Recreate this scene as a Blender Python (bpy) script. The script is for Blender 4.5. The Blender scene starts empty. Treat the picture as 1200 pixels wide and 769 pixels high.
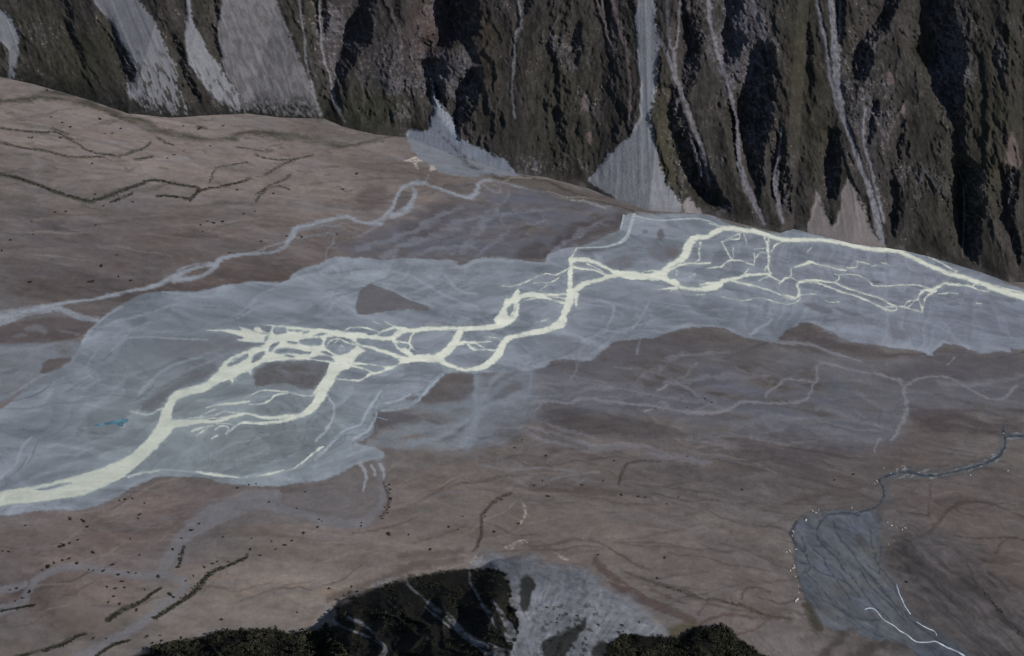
import bpy, math, random
import numpy as np

# ------------------------------------------------------------------ basics
rng = np.random.default_rng(7)
random.seed(7)
scene = bpy.context.scene
COL = scene.collection
H = 1600.0                      # camera height above the valley floor, metres
PITCH, ROLL, HFOV = math.radians(32), math.radians(9), math.radians(50)
W0, H0 = 1200.0, 769.0
F = (W0 / 2) / math.tan(HFOV / 2)

fwd = np.array([0, math.cos(PITCH), -math.sin(PITCH)])
right0 = np.array([1.0, 0, 0])
up0 = np.array([0, math.sin(PITCH), math.cos(PITCH)])
sx = right0 * math.cos(ROLL) + up0 * math.sin(ROLL)
sy = -right0 * math.sin(ROLL) + up0 * math.cos(ROLL)
CAM = np.array([0, 0, H])

def rays(u, v):
    a = np.asarray(u, float) - W0 / 2
    b = np.asarray(v, float) - H0 / 2
    d = fwd * F + a[..., None] * sx - b[..., None] * sy
    return d / np.linalg.norm(d, axis=-1, keepdims=True)

def floor_point(u, v):
    d = rays(u, v)
    t = H / np.maximum(-d[..., 2], 1e-3)
    return CAM + d * t[..., None], t

def lin(c):
    c = np.asarray(c, float) / 255.0
    return np.where(c <= 0.04045, c / 12.92, ((c + 0.055) / 1.055) ** 2.4)

LIGHT = 0.84                     # how much of a surface's albedo daylight returns here
def alb(c):
    return lin(c) / LIGHT

# ------------------------------------------------------------------ noise
def _tables(seed):
    r = np.random.default_rng(seed)
    p = r.permutation(256); p = np.concatenate([p, p])
    ang = r.random(256) * 2 * np.pi
    return p, np.cos(ang), np.sin(ang)
_T = {}
def perlin(x, y, seed=0):
    if seed not in _T: _T[seed] = _tables(seed)
    p, gx, gy = _T[seed]
    xi = np.floor(x).astype(np.int64); yi = np.floor(y).astype(np.int64)
    xf = x - xi; yf = y - yi
    xi &= 255; yi &= 255
    x1 = (xi + 1) & 255; y1 = (yi + 1) & 255
    u = xf * xf * xf * (xf * (xf * 6 - 15) + 10); v = yf * yf * yf * (yf * (yf * 6 - 15) + 10)
    h00 = p[p[xi] + yi]; h10 = p[p[x1] + yi]; h01 = p[p[xi] + y1]; h11 = p[p[x1] + y1]
    n00 = gx[h00] * xf + gy[h00] * yf; n10 = gx[h10] * (xf - 1) + gy[h10] * yf
    n01 = gx[h01] * xf + gy[h01] * (yf - 1); n11 = gx[h11] * (xf - 1) + gy[h11] * (yf - 1)
    a = n00 + u * (n10 - n00); b = n01 + u * (n11 - n01)
    return (a + v * (b - a)) * 1.5
def fbm(x, y, seed=0, octv=4, gain=0.5):
    s = 0.0; a = 1.0; t = 0.0
    for o in range(octv):
        s = s + a * perlin(x * 2 ** o + 17.3 * o, y * 2 ** o - 9.1 * o, seed + o); t += a; a *= gain
    return s / t
def ridged(x, y, seed=0, octv=3, gain=0.5):
    s = 0.0; a = 1.0; t = 0.0
    for o in range(octv):
        s = s + a * (1 - 2 * np.abs(perlin(x * 2 ** o + 5.7 * o, y * 2 ** o + 3.3 * o, seed + o))); t += a; a *= gain
    return s / t
def sstep(a, b, x):
    t = np.clip((x - a) / (b - a), 0, 1)
    return t * t * (3 - 2 * t)

# ------------------------------------------------------------------ curves and distance fields
def P(s):
    return np.array([[float(q) for q in w.split(',')] for w in s.split()])
def crom(p, closed=False, n=4):
    p = np.asarray(p, float)
    if len(p) < 3: return p
    if closed: q = np.concatenate([p[-1:], p, p[:2]])
    else: q = np.concatenate([2 * p[:1] - p[1:2], p, 2 * p[-1:] - p[-2:-1]])
    out = []
    for i in range(1, len(q) - 2):
        a, b, c, d = q[i - 1], q[i], q[i + 1], q[i + 2]
        for k in range(n):
            t = k / n
            out.append(0.5 * (2 * b + (c - a) * t + (2 * a - 5 * b + 4 * c - d) * t * t + (3 * b - a - 3 * c + d) * t ** 3))
    if not closed: out.append(q[-2])
    out = np.array(out)
    if out.shape[1] == 3: out[:, 2] = np.maximum(out[:, 2], 0.15)
    return out

def nz(f):
    return np.clip((f - f.mean()) / f.std(), -2.6, 2.6)
class Field(np.ndarray):
    sl = None
    def __array_finalize__(s, o): s.sl = None
class Sheet:
    """A patch of ground sampled on a grid; layers below are soil, silt or plant cover, plus painted stream glints."""
    def __init__(s, us, vs):
        s.us, s.vs = us, vs
        s.U, s.V = np.meshgrid(us, vs)
        s.wu = np.zeros_like(s.U); s.wv = np.zeros_like(s.U)
        s.col = np.zeros(s.U.shape + (3,)); s.edge_s = s.edge_m = s.wu
    def box(s, x0, x1, y0, y1):
        return (slice(np.searchsorted(s.vs, y0), np.searchsorted(s.vs, y1)), slice(np.searchsorted(s.us, x0), np.searchsorted(s.us, x1)))
    def line(s, pts, out, warp=1.0):
        for (a, b) in zip(pts[:-1], pts[1:]):
            m = max(a[2], b[2]) + s.pad
            sl = s.box(min(a[0], b[0]) - m, max(a[0], b[0]) + m, min(a[1], b[1]) - m, max(a[1], b[1]) + m)
            x = s.U[sl] + warp * s.wu[sl]; y = s.V[sl] + warp * s.wv[sl]
            dx, dy = b[0] - a[0], b[1] - a[1]
            t = np.clip(((x - a[0]) * dx + (y - a[1]) * dy) / (dx * dx + dy * dy + 1e-9), 0, 1)
            d = np.hypot(x - a[0] - t * dx, y - a[1] - t * dy) - (a[2] + t * (b[2] - a[2]))
            out[sl] = np.minimum(out[sl], d)
    pad = 12
    def lines(s, strs, warp=1.0, scale=1.0, out=None):
        fresh = out is None
        if fresh: out = np.full(s.U.shape, 99.0)
        allp = []
        for st in ([strs] if isinstance(strs, str) else strs):
            p = P(st)
            if p.shape[1] == 2: p = np.c_[p, np.ones(len(p))]
            p[:, 2] *= scale
            s.line(crom(p), out, warp); allp.append(p)
        if fresh:
            q = np.concatenate(allp); m = q[:, 2].max() + s.pad + 12
            out = out.view(Field); out.sl = s.box(q[:, 0].min() - m, q[:, 0].max() + m, q[:, 1].min() - m, q[:, 1].max() + m)
        return out
    def poly(s, st, warp=1.0, smooth=True, margin=60):
        p = P(st) if isinstance(st, str) else np.asarray(st)
        if smooth: p = crom(p, True, 3)
        out = np.full(s.U.shape, 99.0)
        sl = s.box(p[:, 0].min() - margin, p[:, 0].max() + margin, p[:, 1].min() - margin, p[:, 1].max() + margin)
        x = s.U[sl] + warp * s.wu[sl]; y = s.V[sl] + warp * s.wv[sl]
        d = np.full(x.shape, 1e9); ins = np.zeros(x.shape, bool)
        for a, b in zip(p, np.roll(p, -1, 0)):
            dx, dy = b - a
            t = np.clip(((x - a[0]) * dx + (y - a[1]) * dy) / (dx * dx + dy * dy + 1e-9), 0, 1)
            d = np.minimum(d, (x - a[0] - t * dx) ** 2 + (y - a[1] - t * dy) ** 2)
            c = (a[1] > y) != (b[1] > y)
            ins ^= c & (x < dx * (y - a[1]) / (dy + (1e-9 if dy >= 0 else -1e-9)) + a[0])
        out[sl] = np.sqrt(d) * np.where(ins, -1, 1)
        out = out.view(Field); out.sl = sl
        return out
    def lay(s, d, color, op=1.0, soft=1.0, tex=None):
        sl = getattr(d, 'sl', None) or (slice(None), slice(None))
        dd = np.asarray(d)[sl]
        e = s.edge_s[sl] if soft <= 3 else s.edge_m[sl]
        w = op * sstep(soft, -soft, dd + .3 * soft * e) * np.clip(.95 + .05 * s.edge_s[sl], 0, 1)
        if tex is not None: w = w * tex[sl]
        s.col[sl] += (alb(color) - s.col[sl]) * w[..., None]
    def blob(s, x, y, rx, ry, color, op, rot=0):
        c, q = math.cos(math.radians(rot)), math.sin(math.radians(rot))
        X = s.U + 3 * s.wu - x; Y = s.V + 3 * s.wv - y
        e = ((X * c + Y * q) / rx) ** 2 + ((-X * q + Y * c) / ry) ** 2
        w = op * np.exp(-e)
        s.col += (alb(color) - s.col) * w[..., None]

# ------------------------------------------------------------------ mesh makers
def mesh_from(name, verts, faces, col, mat, smooth=True):
    me = bpy.data.meshes.new(name)
    verts = np.ascontiguousarray(verts, np.float32).reshape(-1, 3)
    me.vertices.add(len(verts)); me.vertices.foreach_set('co', verts.ravel())
    loops, starts, n = [], [], 0
    for f in faces:
        f = np.asarray(f)
        if len(f) == 0: continue
        k = f.shape[1]
        loops.append(f.ravel()); starts.append(n + k * np.arange(len(f))); n += f.size
    loops = np.concatenate(loops).astype(np.int32); starts = np.concatenate(starts).astype(np.int32)
    me.loops.add(len(loops)); me.loops.foreach_set('vertex_index', loops)
    me.polygons.add(len(starts)); me.polygons.foreach_set('loop_start', starts)
    me.polygons.foreach_set('use_smooth', np.full(len(starts), smooth))
    me.update(calc_edges=True)
    if col is not None:
        at = me.attributes.new('soil', 'FLOAT_COLOR', 'POINT')
        c = np.ones((len(verts), 4), np.float32); c[:, :3] = np.clip(col.reshape(-1, 3), 0.002, 0.85)
        at.data.foreach_set('color', c.ravel())
    me.materials.append(mat)
    o = bpy.data.objects.new(name, me); COL.objects.link(o)
    return o
def structure(o, label=None):
    o['kind'] = 'structure'
    if label: o['label'] = label
    return o
def stuff(o, label):
    o['kind'] = 'stuff'; o['label'] = label; return o
def grid_faces(nv, nu, keep=None):
    i = (np.arange(nv - 1)[:, None] * nu + np.arange(nu - 1)[None]).astype(np.int64)
    q = np.stack([i, i + nu, i + nu + 1, i + 1], -1)
    return q[keep] if keep is not None else q.reshape(-1, 4)
def clip(nv, nu, f, verts, col, lift):
    """Cut the part of a sheet where f > 0 out as a surface of its own; its outline follows f = 0."""
    fl = f.ravel(); V = verts.reshape(-1, 3); C = col.reshape(-1, 3)
    pos = f > 0
    touched = pos[:-1, :-1] | pos[1:, :-1] | pos[:-1, 1:] | pos[1:, 1:]
    q = grid_faces(nv, nu, touched)
    allin = (fl[q] > 0).all(1)
    full = q[allin]; t = q[~allin]
    t = np.concatenate([t[:, [0, 1, 2]], t[:, [0, 2, 3]]])
    k = (fl[t] > 0).sum(1)
    tris = [t[k == 3]]; quads = [full]
    ev, ec = [], []; base = len(V)
    def cut(a, b):
        nonlocal base
        w = (fl[a] / (fl[a] - fl[b]))[:, None]
        ev.append(V[a] + w * (V[b] - V[a])); ec.append(C[a] + w * (C[b] - C[a]))
        ids = base + np.arange(len(a)); base += len(a); return ids
    one = t[k == 1]
    if len(one):
        r = np.argmax(fl[one] > 0, 1); n = np.arange(len(one))
        a, b, c = one[n, r], one[n, (r + 1) % 3], one[n, (r + 2) % 3]
        tris.append(np.stack([a, cut(a, b), cut(a, c)], 1))
    two = t[k == 2]
    if len(two):
        r = np.argmax(fl[two] <= 0, 1); n = np.arange(len(two))
        a, b, c = two[n, r], two[n, (r + 1) % 3], two[n, (r + 2) % 3]
        quads.append(np.stack([cut(b, a), b, c, cut(c, a)], 1))
    V2 = np.concatenate([V] + ev); C2 = np.concatenate([C] + ec)
    tris = np.concatenate(tris); quads = np.concatenate(quads)
    used = np.zeros(len(V2), bool); used[tris.ravel()] = True; used[quads.ravel()] = True
    idx = np.cumsum(used) - 1
    V2 = V2[used].copy(); V2[:, 2] += lift
    return V2, [idx[quads], idx[tris]], C2[used]

# ------------------------------------------------------------------ materials
def nodes_of(name):
    m = bpy.data.materials.new(name); m.use_nodes = True
    nt = m.node_tree; b = nt.nodes['Principled BSDF']
    return m, nt, b
def soil_material(name, scale, amount, bump, bump_scale, rough=0.95, spec=0.08, stretch=(1, 1, 1), grain=0.5):
    m, nt, b = nodes_of(name); N = nt.nodes.new; L = nt.links.new
    at = N('ShaderNodeAttribute'); at.attribute_name = 'soil'
    tc = N('ShaderNodeTexCoord'); mp = N('ShaderNodeMapping'); mp.inputs['Scale'].default_value = stretch
    L(tc.outputs['Object'], mp.inputs['Vector'])
    n1 = N('ShaderNodeTexNoise'); n1.inputs['Scale'].default_value = scale; n1.inputs['Detail'].default_value = 8; n1.inputs['Roughness'].default_value = 0.62
    L(mp.outputs['Vector'], n1.inputs['Vector'])
    n2 = N('ShaderNodeTexNoise'); n2.inputs['Scale'].default_value = scale * 6; n2.inputs['Detail'].default_value = 5; n2.inputs['Roughness'].default_value = 0.7
    L(tc.outputs['Object'], n2.inputs['Vector'])
    r1 = N('ShaderNodeMapRange'); r1.inputs['From Min'].default_value = 0.3; r1.inputs['From Max'].default_value = 0.7
    r1.inputs['To Min'].default_value = 1 - amount; r1.inputs['To Max'].default_value = 1 + amount
    L(n1.outputs['Fac'], r1.inputs['Value'])
    r2 = N('ShaderNodeMapRange'); r2.inputs['From Min'].default_value = 0.3; r2.inputs['From Max'].default_value = 0.7
    r2.inputs['To Min'].default_value = 1 - amount * grain; r2.inputs['To Max'].default_value = 1 + amount * grain
    L(n2.outputs['Fac'], r2.inputs['Value'])
    mu = N('ShaderNodeMath'); mu.operation = 'MULTIPLY'
    L(r1.outputs['Result'], mu.inputs[0]); L(r2.outputs['Result'], mu.inputs[1])
    sc = N('ShaderNodeVectorMath'); sc.operation = 'SCALE'
    L(at.outputs['Color'], sc.inputs[0]); L(mu.outputs['Value'], sc.inputs['Scale'])
    L(sc.outputs['Vector'], b.inputs['Base Color'])
    if bump:
        n3 = N('ShaderNodeTexNoise'); n3.inputs['Scale'].default_value = bump_scale; n3.inputs['Detail'].default_value = 6; n3.inputs['Roughness'].default_value = 0.6
        L(tc.outputs['Object'], n3.inputs['Vector'])
        bp = N('ShaderNodeBump'); bp.inputs['Strength'].default_value = 1.0; bp.inputs['Distance'].default_value = bump
        L(n3.outputs['Fac'], bp.inputs['Height']); L(bp.outputs['Normal'], b.inputs['Normal'])
    b.inputs['Roughness'].default_value = rough; b.inputs['Specular IOR Level'].default_value = spec
    return m
M_floor = soil_material('gravel_and_soil', 0.03, 0.13, 0.9, 0.10, stretch=(0.5, 1, 1))
M_silt = soil_material('wet_grey_silt', 0.015, 0.055, 0.4, 0.07, rough=0.75, spec=0.2, stretch=(0.45, 1, 1), grain=0.35)
M_rock = soil_material('scrub_and_rock', 0.03, 0.20, 0.9, 0.07, grain=0.9)
M_scree = soil_material('loose_scree', 0.03, 0.10, 0.8, 0.15, grain=0.6)
M_water = soil_material('glacial_milk_water', 0.01, 0.03, 0.03, 0.1, rough=0.35, spec=0.3, stretch=(0.5, 1, 1), grain=0.3)
def leaf_material(name, c1, c2, scale):
    m, nt, b = nodes_of(name); N = nt.nodes.new; L = nt.links.new
    tc = N('ShaderNodeTexCoord'); n = N('ShaderNodeTexNoise'); n.inputs['Scale'].default_value = scale; n.inputs['Detail'].default_value = 4
    g = N('ShaderNodeNewGeometry')
    L(g.outputs['Position'], n.inputs['Vector'])
    r = N('ShaderNodeValToRGB'); r.color_ramp.elements[0].position = 0.35; r.color_ramp.elements[1].position = 0.65
    r.color_ramp.elements[0].color = (*c1, 1); r.color_ramp.elements[1].color = (*c2, 1)
    L(n.outputs['Fac'], r.inputs['Fac']); L(r.outputs['Color'], b.inputs['Base Color'])
    b.inputs['Roughness'].default_value = 0.8; b.inputs['Specular IOR Level'].default_value = 0.15
    return m
M_leaf = leaf_material('dark_shrub_leaves', (0.022, 0.026, 0.018), (0.045, 0.045, 0.03), 0.06)
M_strip = leaf_material('channel_scrub_leaves', (0.030, 0.032, 0.024), (0.060, 0.058, 0.042), 0.05)
M_forest = leaf_material('hill_forest_leaves', (0.008, 0.009, 0.008), (0.046, 0.045, 0.028), 0.016)
M_stone = leaf_material('pale_stone', (0.38, 0.37, 0.35), (0.6, 0.59, 0.56), 0.2)

# ------------------------------------------------------------------ the valley floor
us = np.concatenate([np.arange(-300, -8, 5.0), np.arange(-8, 1208, 1.0), np.arange(1208, 1520, 5.0)])
vs = np.concatenate([np.arange(30, 84, 3.0), np.arange(84, 776, 1.0), np.arange(776, 960, 4.0)])
S = Sheet(us, vs)
G0, T0 = floor_point(S.U, S.V)
X, Y = G0[..., 0], G0[..., 1]
n1 = [nz(fbm(X / 300, Y / 220, 15 + 10 * k, 2)) for k in range(2)]
n2 = [nz(fbm(X / 70, Y / 55, 11 + 10 * k, 2)) for k in range(2)]
n3 = [nz(fbm(X / 16, Y / 13, 13 + 10 * k, 2)) for k in range(2)]
S.wu = 1.0 * n1[0] + .8 * n2[0] + .3 * n3[0]; S.wv = .8 * n1[1] + .6 * n2[1] + .22 * n3[1]
# slow swirls, stretched along the valley
qx = X / 560 + 1.0 * fbm(X / 700, Y / 420, 31, 3); qy = Y / 230 + 1.0 * fbm(X / 640, Y / 380, 41, 3)
swirl = nz(fbm(qx, qy, 51, 5, 0.55))
swirl2 = nz(fbm(qx * 2.3 + 4 + .25 * swirl, qy * 2.1 - .2 * swirl, 61, 5, 0.6))
swirl3 = nz(fbm(X / 150 + .12 * n1[0], Y / 62 + .15 * n1[1], 65, 4, 0.6))
braid = np.clip(1 - np.abs(perlin(qx * 1.9 + .12 * swirl2, qy * 2.0 + .15 * swirl3, 71)) * 8, 0, 1)
braid2 = np.clip(1 - np.abs(perlin(qx * 3.4 + 3 + .1 * swirl3, qy * 3.6 + .2 * swirl2, 75)) * 7, 0, 1)
braid3 = np.clip(1 - np.abs(perlin(qx * 6.4 + 3 + .2 * swirl3, qy * 7.2 + .3 * swirl2, 77)) * 5, 0, 1)
fine = nz(fbm(X / 30, Y / 20, 81, 4, 0.65))
speck = fbm(X / 11, Y / 9, 91, 2, 0.6)
S.edge_s = nz(fbm(X / 13, Y / 10, 95, 3, .6)); S.edge_m = .75 * swirl3 + .4 * n2[0]

S.col[:] = alb((97, 91, 88))
for b in ((170, 165, 300, 62, (126, 116, 111), .9, 12), (420, 200, 130, 42, (110, 102, 98), .7, 12), (160, 600, 60, 22, (112, 100, 94), .7, -8), (50, 628, 44, 16, (110, 97, 91), .6, 0), (330, 700, 130, 30, (126, 117, 108), .8, -10), (110, 702, 40, 12, (124, 112, 103), .6, -10), (700, 620, 150, 34, (112, 101, 95), .6, 8), (860, 670, 90, 34, (108, 97, 91), .6, 15), (1090, 500, 40, 20, (92, 84, 79), .6, 0), (1130, 600, 60, 30, (98, 88, 82), .6, 0), (60, 290, 170, 60, (88, 82, 82), .7, 5),
          (230, 285, 130, 40, (92, 84, 82), .7, 0), (300, 330, 120, 30, (86, 77, 75), .8, -15), (60, 340, 160, 22, (80, 73, 72), .6, 0),
          (140, 620, 190, 40, (92, 80, 78), .6, -12), (90, 690, 120, 40, (92, 80, 79), .55, -12), (330, 680, 240, 45, (112, 103, 96), .8, -12),
          (500, 615, 150, 45, (97, 88, 84), .6, 0), (760, 640, 190, 50, (106, 96, 91), .7, 15), (900, 560, 170, 40, (84, 77, 76), .6, 5),
          (700, 540, 180, 28, (76, 69, 67), .6, 8), (1130, 580, 110, 45, (90, 80, 77), .7, 0), (1130, 690, 90, 60, (72, 66, 65), .75, 45),
          (1080, 660, 60, 50, (66, 61, 64), .6, 50), (960, 520, 120, 25, (78, 72, 73), .5, 5), (1180, 660, 60, 60, (92, 80, 74), .6, 40),
          (880, 700, 100, 40, (98, 86, 82), .6, 15), (980, 755, 60, 25, (92, 82, 78), .7, 20)):
    S.blob(*b)
S.col *= (1 + 0.075 * swirl + 0.055 * swirl2 + 0.042 * swirl3 + 0.045 * fine)[..., None]
hue = nz(fbm(X / 160, Y / 90, 97, 4, .6))[..., None]
S.col *= 1 + hue * np.array([.016, 0, -.018])
def tint(c, w):
    S.col[:] += (alb(c) - S.col) * np.clip(w, 0, 1)[..., None]
tint((116, 112, 112), .3 * braid * sstep(-.4, 1.2, swirl2))
tint((68, 60, 58), .26 * braid2 * sstep(.1, 1.5, swirl))
tint((118, 110, 106), .1 * braid3 * sstep(0, 1.6, swirl3 - .4 * swirl))
tint((72, 64, 62), .12 * braid3 * sstep(.4, 1.8, -swirl2))

S.col += (S.col.mean(-1, keepdims=True) - S.col) * (.2 * sstep(450, 900, S.U))[..., None]
S.col *= 1.075
L = S.lay
# faint old threads of the river left all over the flats
def threads(n, region, slope, ln, wd, cols, op, wig):
    for k in range(n):
        x, y = rng.uniform(*region[:2]), rng.uniform(*region[2:]); sl = slope + rng.normal(0, .1); m = rng.integers(5, 9); step = rng.uniform(*ln) / m
        pts = []; dy = 0.0
        for i in range(m):
            dy = .6 * dy + rng.normal(0, wig); y += sl * step + dy; x += step
            pts.append(f"{x:.1f},{y:.1f},{wd * rng.uniform(.5, 1.3) * math.sin(math.pi * (i + .4) / m):.2f}")
        L(S.lines([' '.join(pts)]), cols[k % len(cols)], op * rng.uniform(.7, 1.7), .9 if k % 3 else 1.8)
threads(80, (-60, 470, 110, 330), .02, (40, 150), 1.1, ((80, 73, 70), (122, 114, 109), (84, 78, 76)), .5, 1.2)
threads(110, (-60, 560, 575, 740), -.28, (50, 170), 1.3, ((118, 110, 104), (82, 74, 71), (112, 105, 101), (104, 102, 103)), .5, 2.2)
threads(120, (470, 940, 505, 700), .10, (50, 190), 1.2, ((112, 103, 98), (74, 67, 65), (104, 100, 98), (80, 73, 71)), .5, 2.0)
threads(90, (540, 1200, 395, 520), .06, (60, 200), 1.6, ((108, 107, 111), (76, 71, 72), (102, 101, 105)), .5, 2.0)
threads(30, (420, 690, 225, 300), -.15, (50, 150), 1.4, ((108, 109, 116), (80, 75, 77), (102, 103, 110)), .5, 1.8)
threads(26, (1040, 1200, 500, 640), .15, (30, 90), 1.0, ((104, 94, 88), (72, 66, 63)), .5, 1.5)
# thin grey veils over the brown ground
def veil(pts, c, op, soft, k=0.5):
    tex = np.clip(0.78 + .3 * k * swirl + .42 * k * swirl2 + .34 * k * swirl3, 0, 1.15)
    L(S.poly(pts, 1.6), c, op, soft, tex)
veil("395,290 450,264 520,246 560,232 600,216 640,222 700,236 735,250 725,268 690,286 640,302 560,304 480,304", (93, 93, 101), .85, 14)
veil("540,438 600,436 700,420 800,440 900,425 1000,440 1060,455 1180,440 1215,430 1215,480 1060,485 1050,525 1000,532 900,515 800,492 700,490 640,496 590,506 560,520 540,480", (94, 94, 100), .75, 12)
veil("600,436 660,424 740,404 800,396 860,402 930,410 1000,416 1080,424 1215,420 1215,470 1120,474 1060,486 1040,520 980,528 900,512 800,490 700,488 640,494 580,508 548,500 560,450", (95, 96, 101), .7, 9)
veil("560,232 620,222 690,238 735,252 720,268 680,288 640,302 540,303 440,300 400,290 470,262 520,246", (92, 93, 100), .6, 8)
veil("430,470 560,440 600,445 640,455 620,480 575,520 545,530 500,520 450,500", (112, 118, 124), .75, 12)
veil("560,440 640,432 650,470 600,480 560,520 548,480", (110, 114, 122), .6, 12)
veil("200,640 260,590 330,570 440,555 450,600 400,620 320,610 250,640 200,668", (100, 97, 98), .75, 14)
veil("-10,405 60,402 90,398 95,420 60,440 -10,480", (112, 114, 120), .85, 8)
veil("-10,345 20,352 60,360 110,372 100,380 20,378 -10,380", (98, 98, 103), .5, 8)
veil("860,470 960,440 1000,460 960,500 900,500", (90, 92, 102), .5, 14)
veil("760,445 860,420 900,440 880,475 800,470", (86, 86, 97), .5, 14)
for st, c, op, so in (
    ("640,300 652,280 672,264 695,258 729,252 727,264 706,277 680,284 655,292", (72, 65, 66), .8, 5),
    ("600,302 612,290 630,284 645,290 640,302 620,306", (73, 67, 68), .7, 5),
    ("470,268 490,258 510,238 535,236 545,250 520,268 500,280 478,284", (80, 74, 75), .7, 8),
    ("415,235 430,220 455,216 450,240 430,248", (76, 69, 69), .7, 8),
    ("455,245 466,232 480,224 488,232 478,244 462,250", (80, 76, 78), .6, 3),
    ("640,470 700,485 760,492 800,515 700,510 640,500", (74, 69, 70), .7, 8),
    ("655,500 672,490 700,494 720,505 690,512", (70, 65, 66), .6, 6),
    ("620,400 700,392 790,386 830,400 780,430 700,430 640,436", (80, 76, 80), .5, 12),
    ("735,400 800,387 850,390 905,403 870,412 800,412", (78, 73, 75), .6, 8),
    ("905,404 930,382 955,380 985,396 1030,406 1090,416 1050,420 980,412", (75, 69, 70), .8, 6),
    ("1040,440 1090,418 1130,403 1180,412 1215,414 1215,450 1150,440 1090,450", (78, 74, 77), .6, 10),
    ("1060,490 1075,480 1110,482 1160,490 1200,500 1180,512 1120,505 1080,505", (70, 63, 64), .8, 6),
    ("1000,560 1040,520 1070,510 1110,520 1100,545 1050,552", (88, 80, 77), .6, 10),
    ("850,510 900,520 960,525 1010,535 960,545 880,535", (72, 66, 68), .6, 8)):
    L(S.poly(st, 1.5), c, op, so, np.clip(0.9 + .16 * swirl2 + .12 * swirl3, 0.2, 1.1))

# thin overlapping sheets of washed silt on the greyer flats
gm_ = np.clip(np.exp(-(((S.U - 850) / 330) ** 2 + ((S.V - 465) / 62) ** 2)) + np.exp(-(((S.U - 580) / 150) ** 2 + ((S.V - 262) / 40) ** 2)) + .5 * np.exp(-(((S.U - 240) / 300) ** 2 + ((S.V - 640) / 70) ** 2)) + .5 * np.exp(-(((S.U - 760) / 240) ** 2 + ((S.V - 600) / 60) ** 2)), 0, 1)
for k, (a_, amp) in enumerate(((.55, .24), (1.0, .16))):
    ph = 1.5 * fbm(a_ * (S.U / 190 + 3) + .06 * n1[0], a_ * ((S.V + .03 * S.U) / 40 + 7) + .06 * n1[1], 181 + 5 * k, 2, .35) + .008 * n2[k]
    saw = ph * 2.2 - np.floor(ph * 2.2)
    S.col *= (1 + amp * gm_ * (saw ** 1.6 - .38) * sstep(1.0, .94, saw))[..., None]
# ---- the main grey silt bed
SILT = ("-320,620 -320,520 -60,505 0,482 30,456 55,439 85,421 96,405 104,388 118,372 138,358 165,346 190,341 240,341 280,333 312,330 335,329 344,321 356,313 "
        "372,310 382,303 396,300 420,302 460,303 500,304 530,307 540,312 550,308 562,303 580,302 605,304 637,306 642,298 655,292 690,286 712,277 726,268 731,254 742,249 765,250 "
        "800,251 822,250 838,253 860,266 890,272 915,275 922,268 932,266 960,276 1000,286 1045,293 1100,303 1140,315 1185,334 1215,340 1520,420 1520,470 1215,412 1185,412 1150,413 1120,404 "
        "1104,404 1092,416 1080,412 1060,409 1035,405 1000,399 972,389 952,381 938,380 926,386 914,396 904,400 880,398 860,391 842,384 822,385 805,384 790,390 772,395 740,398 724,401 "
        "710,409 697,420 680,423 652,422 637,432 620,437 598,438 575,437 548,438 530,436 518,439 508,449 498,463 482,474 466,480 448,485 440,493 437,505 430,513 418,520 436,524 451,531 "
        "450,542 436,541 420,546 402,555 380,563 352,568 320,571 282,569 252,565 232,560 190,558 168,567 145,579 120,590 100,596 60,600 0,603 -60,612")
d_silt = S.poly(SILT, 0.9)
for st in ("421,342 428,334 436,333 460,342 480,352 504,361 490,363 462,364 440,367 420,368 417,358",):
    d_silt = np.maximum(d_silt, -S.poly(st, 0.5))
    L(S.poly(st, 0.5), (98, 97, 100), 1, 1.5)
d_silt = d_silt + .3 * S.edge_s + .5 * n2[0]
tone = np.clip(0.5 + .22 * swirl + .2 * swirl2, 0, 1)[..., None]
silt = alb((110, 116, 123)) * (1 - tone) + alb((128, 134, 142)) * tone
right = sstep(760, 1200, S.U)[..., None]
silt = silt * (1 - right) + right * (alb((112, 117, 127)) * (1 - tone) + alb((122, 127, 137)) * tone)
low = np.exp(-(((S.U - 260) / 170) ** 2 + ((S.V - 505) / 75) ** 2))[..., None]
silt += (alb((121, 129, 130)) - silt) * low * 0.8
low = np.exp(-(((S.U - 440) / 200) ** 2 + ((S.V - 325) / 22) ** 2))[..., None]
silt += (alb((134, 141, 148)) - silt) * low * 0.6
# fine flow lines and scour marks
flow = np.clip(1 - np.abs(perlin(qx * 2.6 + .2 * swirl2, qy * 2.4 + .25 * swirl3, 131)) * 9, 0, 1)
flow2 = np.clip(1 - np.abs(perlin(qx * 5.5 + .2 * swirl3, qy * 5.0 + .25 * swirl2, 135)) * 7, 0, 1)
silt *= (1 + .045 * swirl2 + .032 * swirl3 + .012 * fine + .09 * flow * sstep(-.3, 1.2, swirl3) + .05 * flow2 * sstep(0, 1.4, swirl2) - .06 * flow2 * sstep(.3, 1.6, -swirl2))[..., None]
fa, fb = (-.94 * S.U + .34 * S.V) / 190, (.34 * S.U + .94 * S.V) / 46
fa = fa * (1 - right[..., 0]) + right[..., 0] * (S.U / 190 + 3); fb = fb * (1 - right[..., 0]) + right[..., 0] * ((S.V - .1 * S.U) / 40 + 7)
for k, (a_, amp) in enumerate(((.42, .22), (.7, .14))):
    ph = 1.5 * fbm(fa * a_ + .06 * n1[0], fb * a_ + .06 * n1[1], 161 + 5 * k, 2, .35) + .006 * n2[k]
    saw = ph * 2.2 - np.floor(ph * 2.2)
    silt *= (1 + amp * (saw ** 1.6 - .38) * sstep(1.0, .93, saw))[..., None]
dark_marks = sstep(0.45, 0.95, 1 - np.abs(perlin(qx * 4.1 + .2 * swirl3, qy * 4.3 + .3 * swirl2, 141)) * 6) * sstep(0.05, 0.3, perlin(X / 140, Y / 110, 151))
silt *= (1 - 0.2 * dark_marks)[..., None]
ws = sstep(1.2, -1.2, d_silt)
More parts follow.
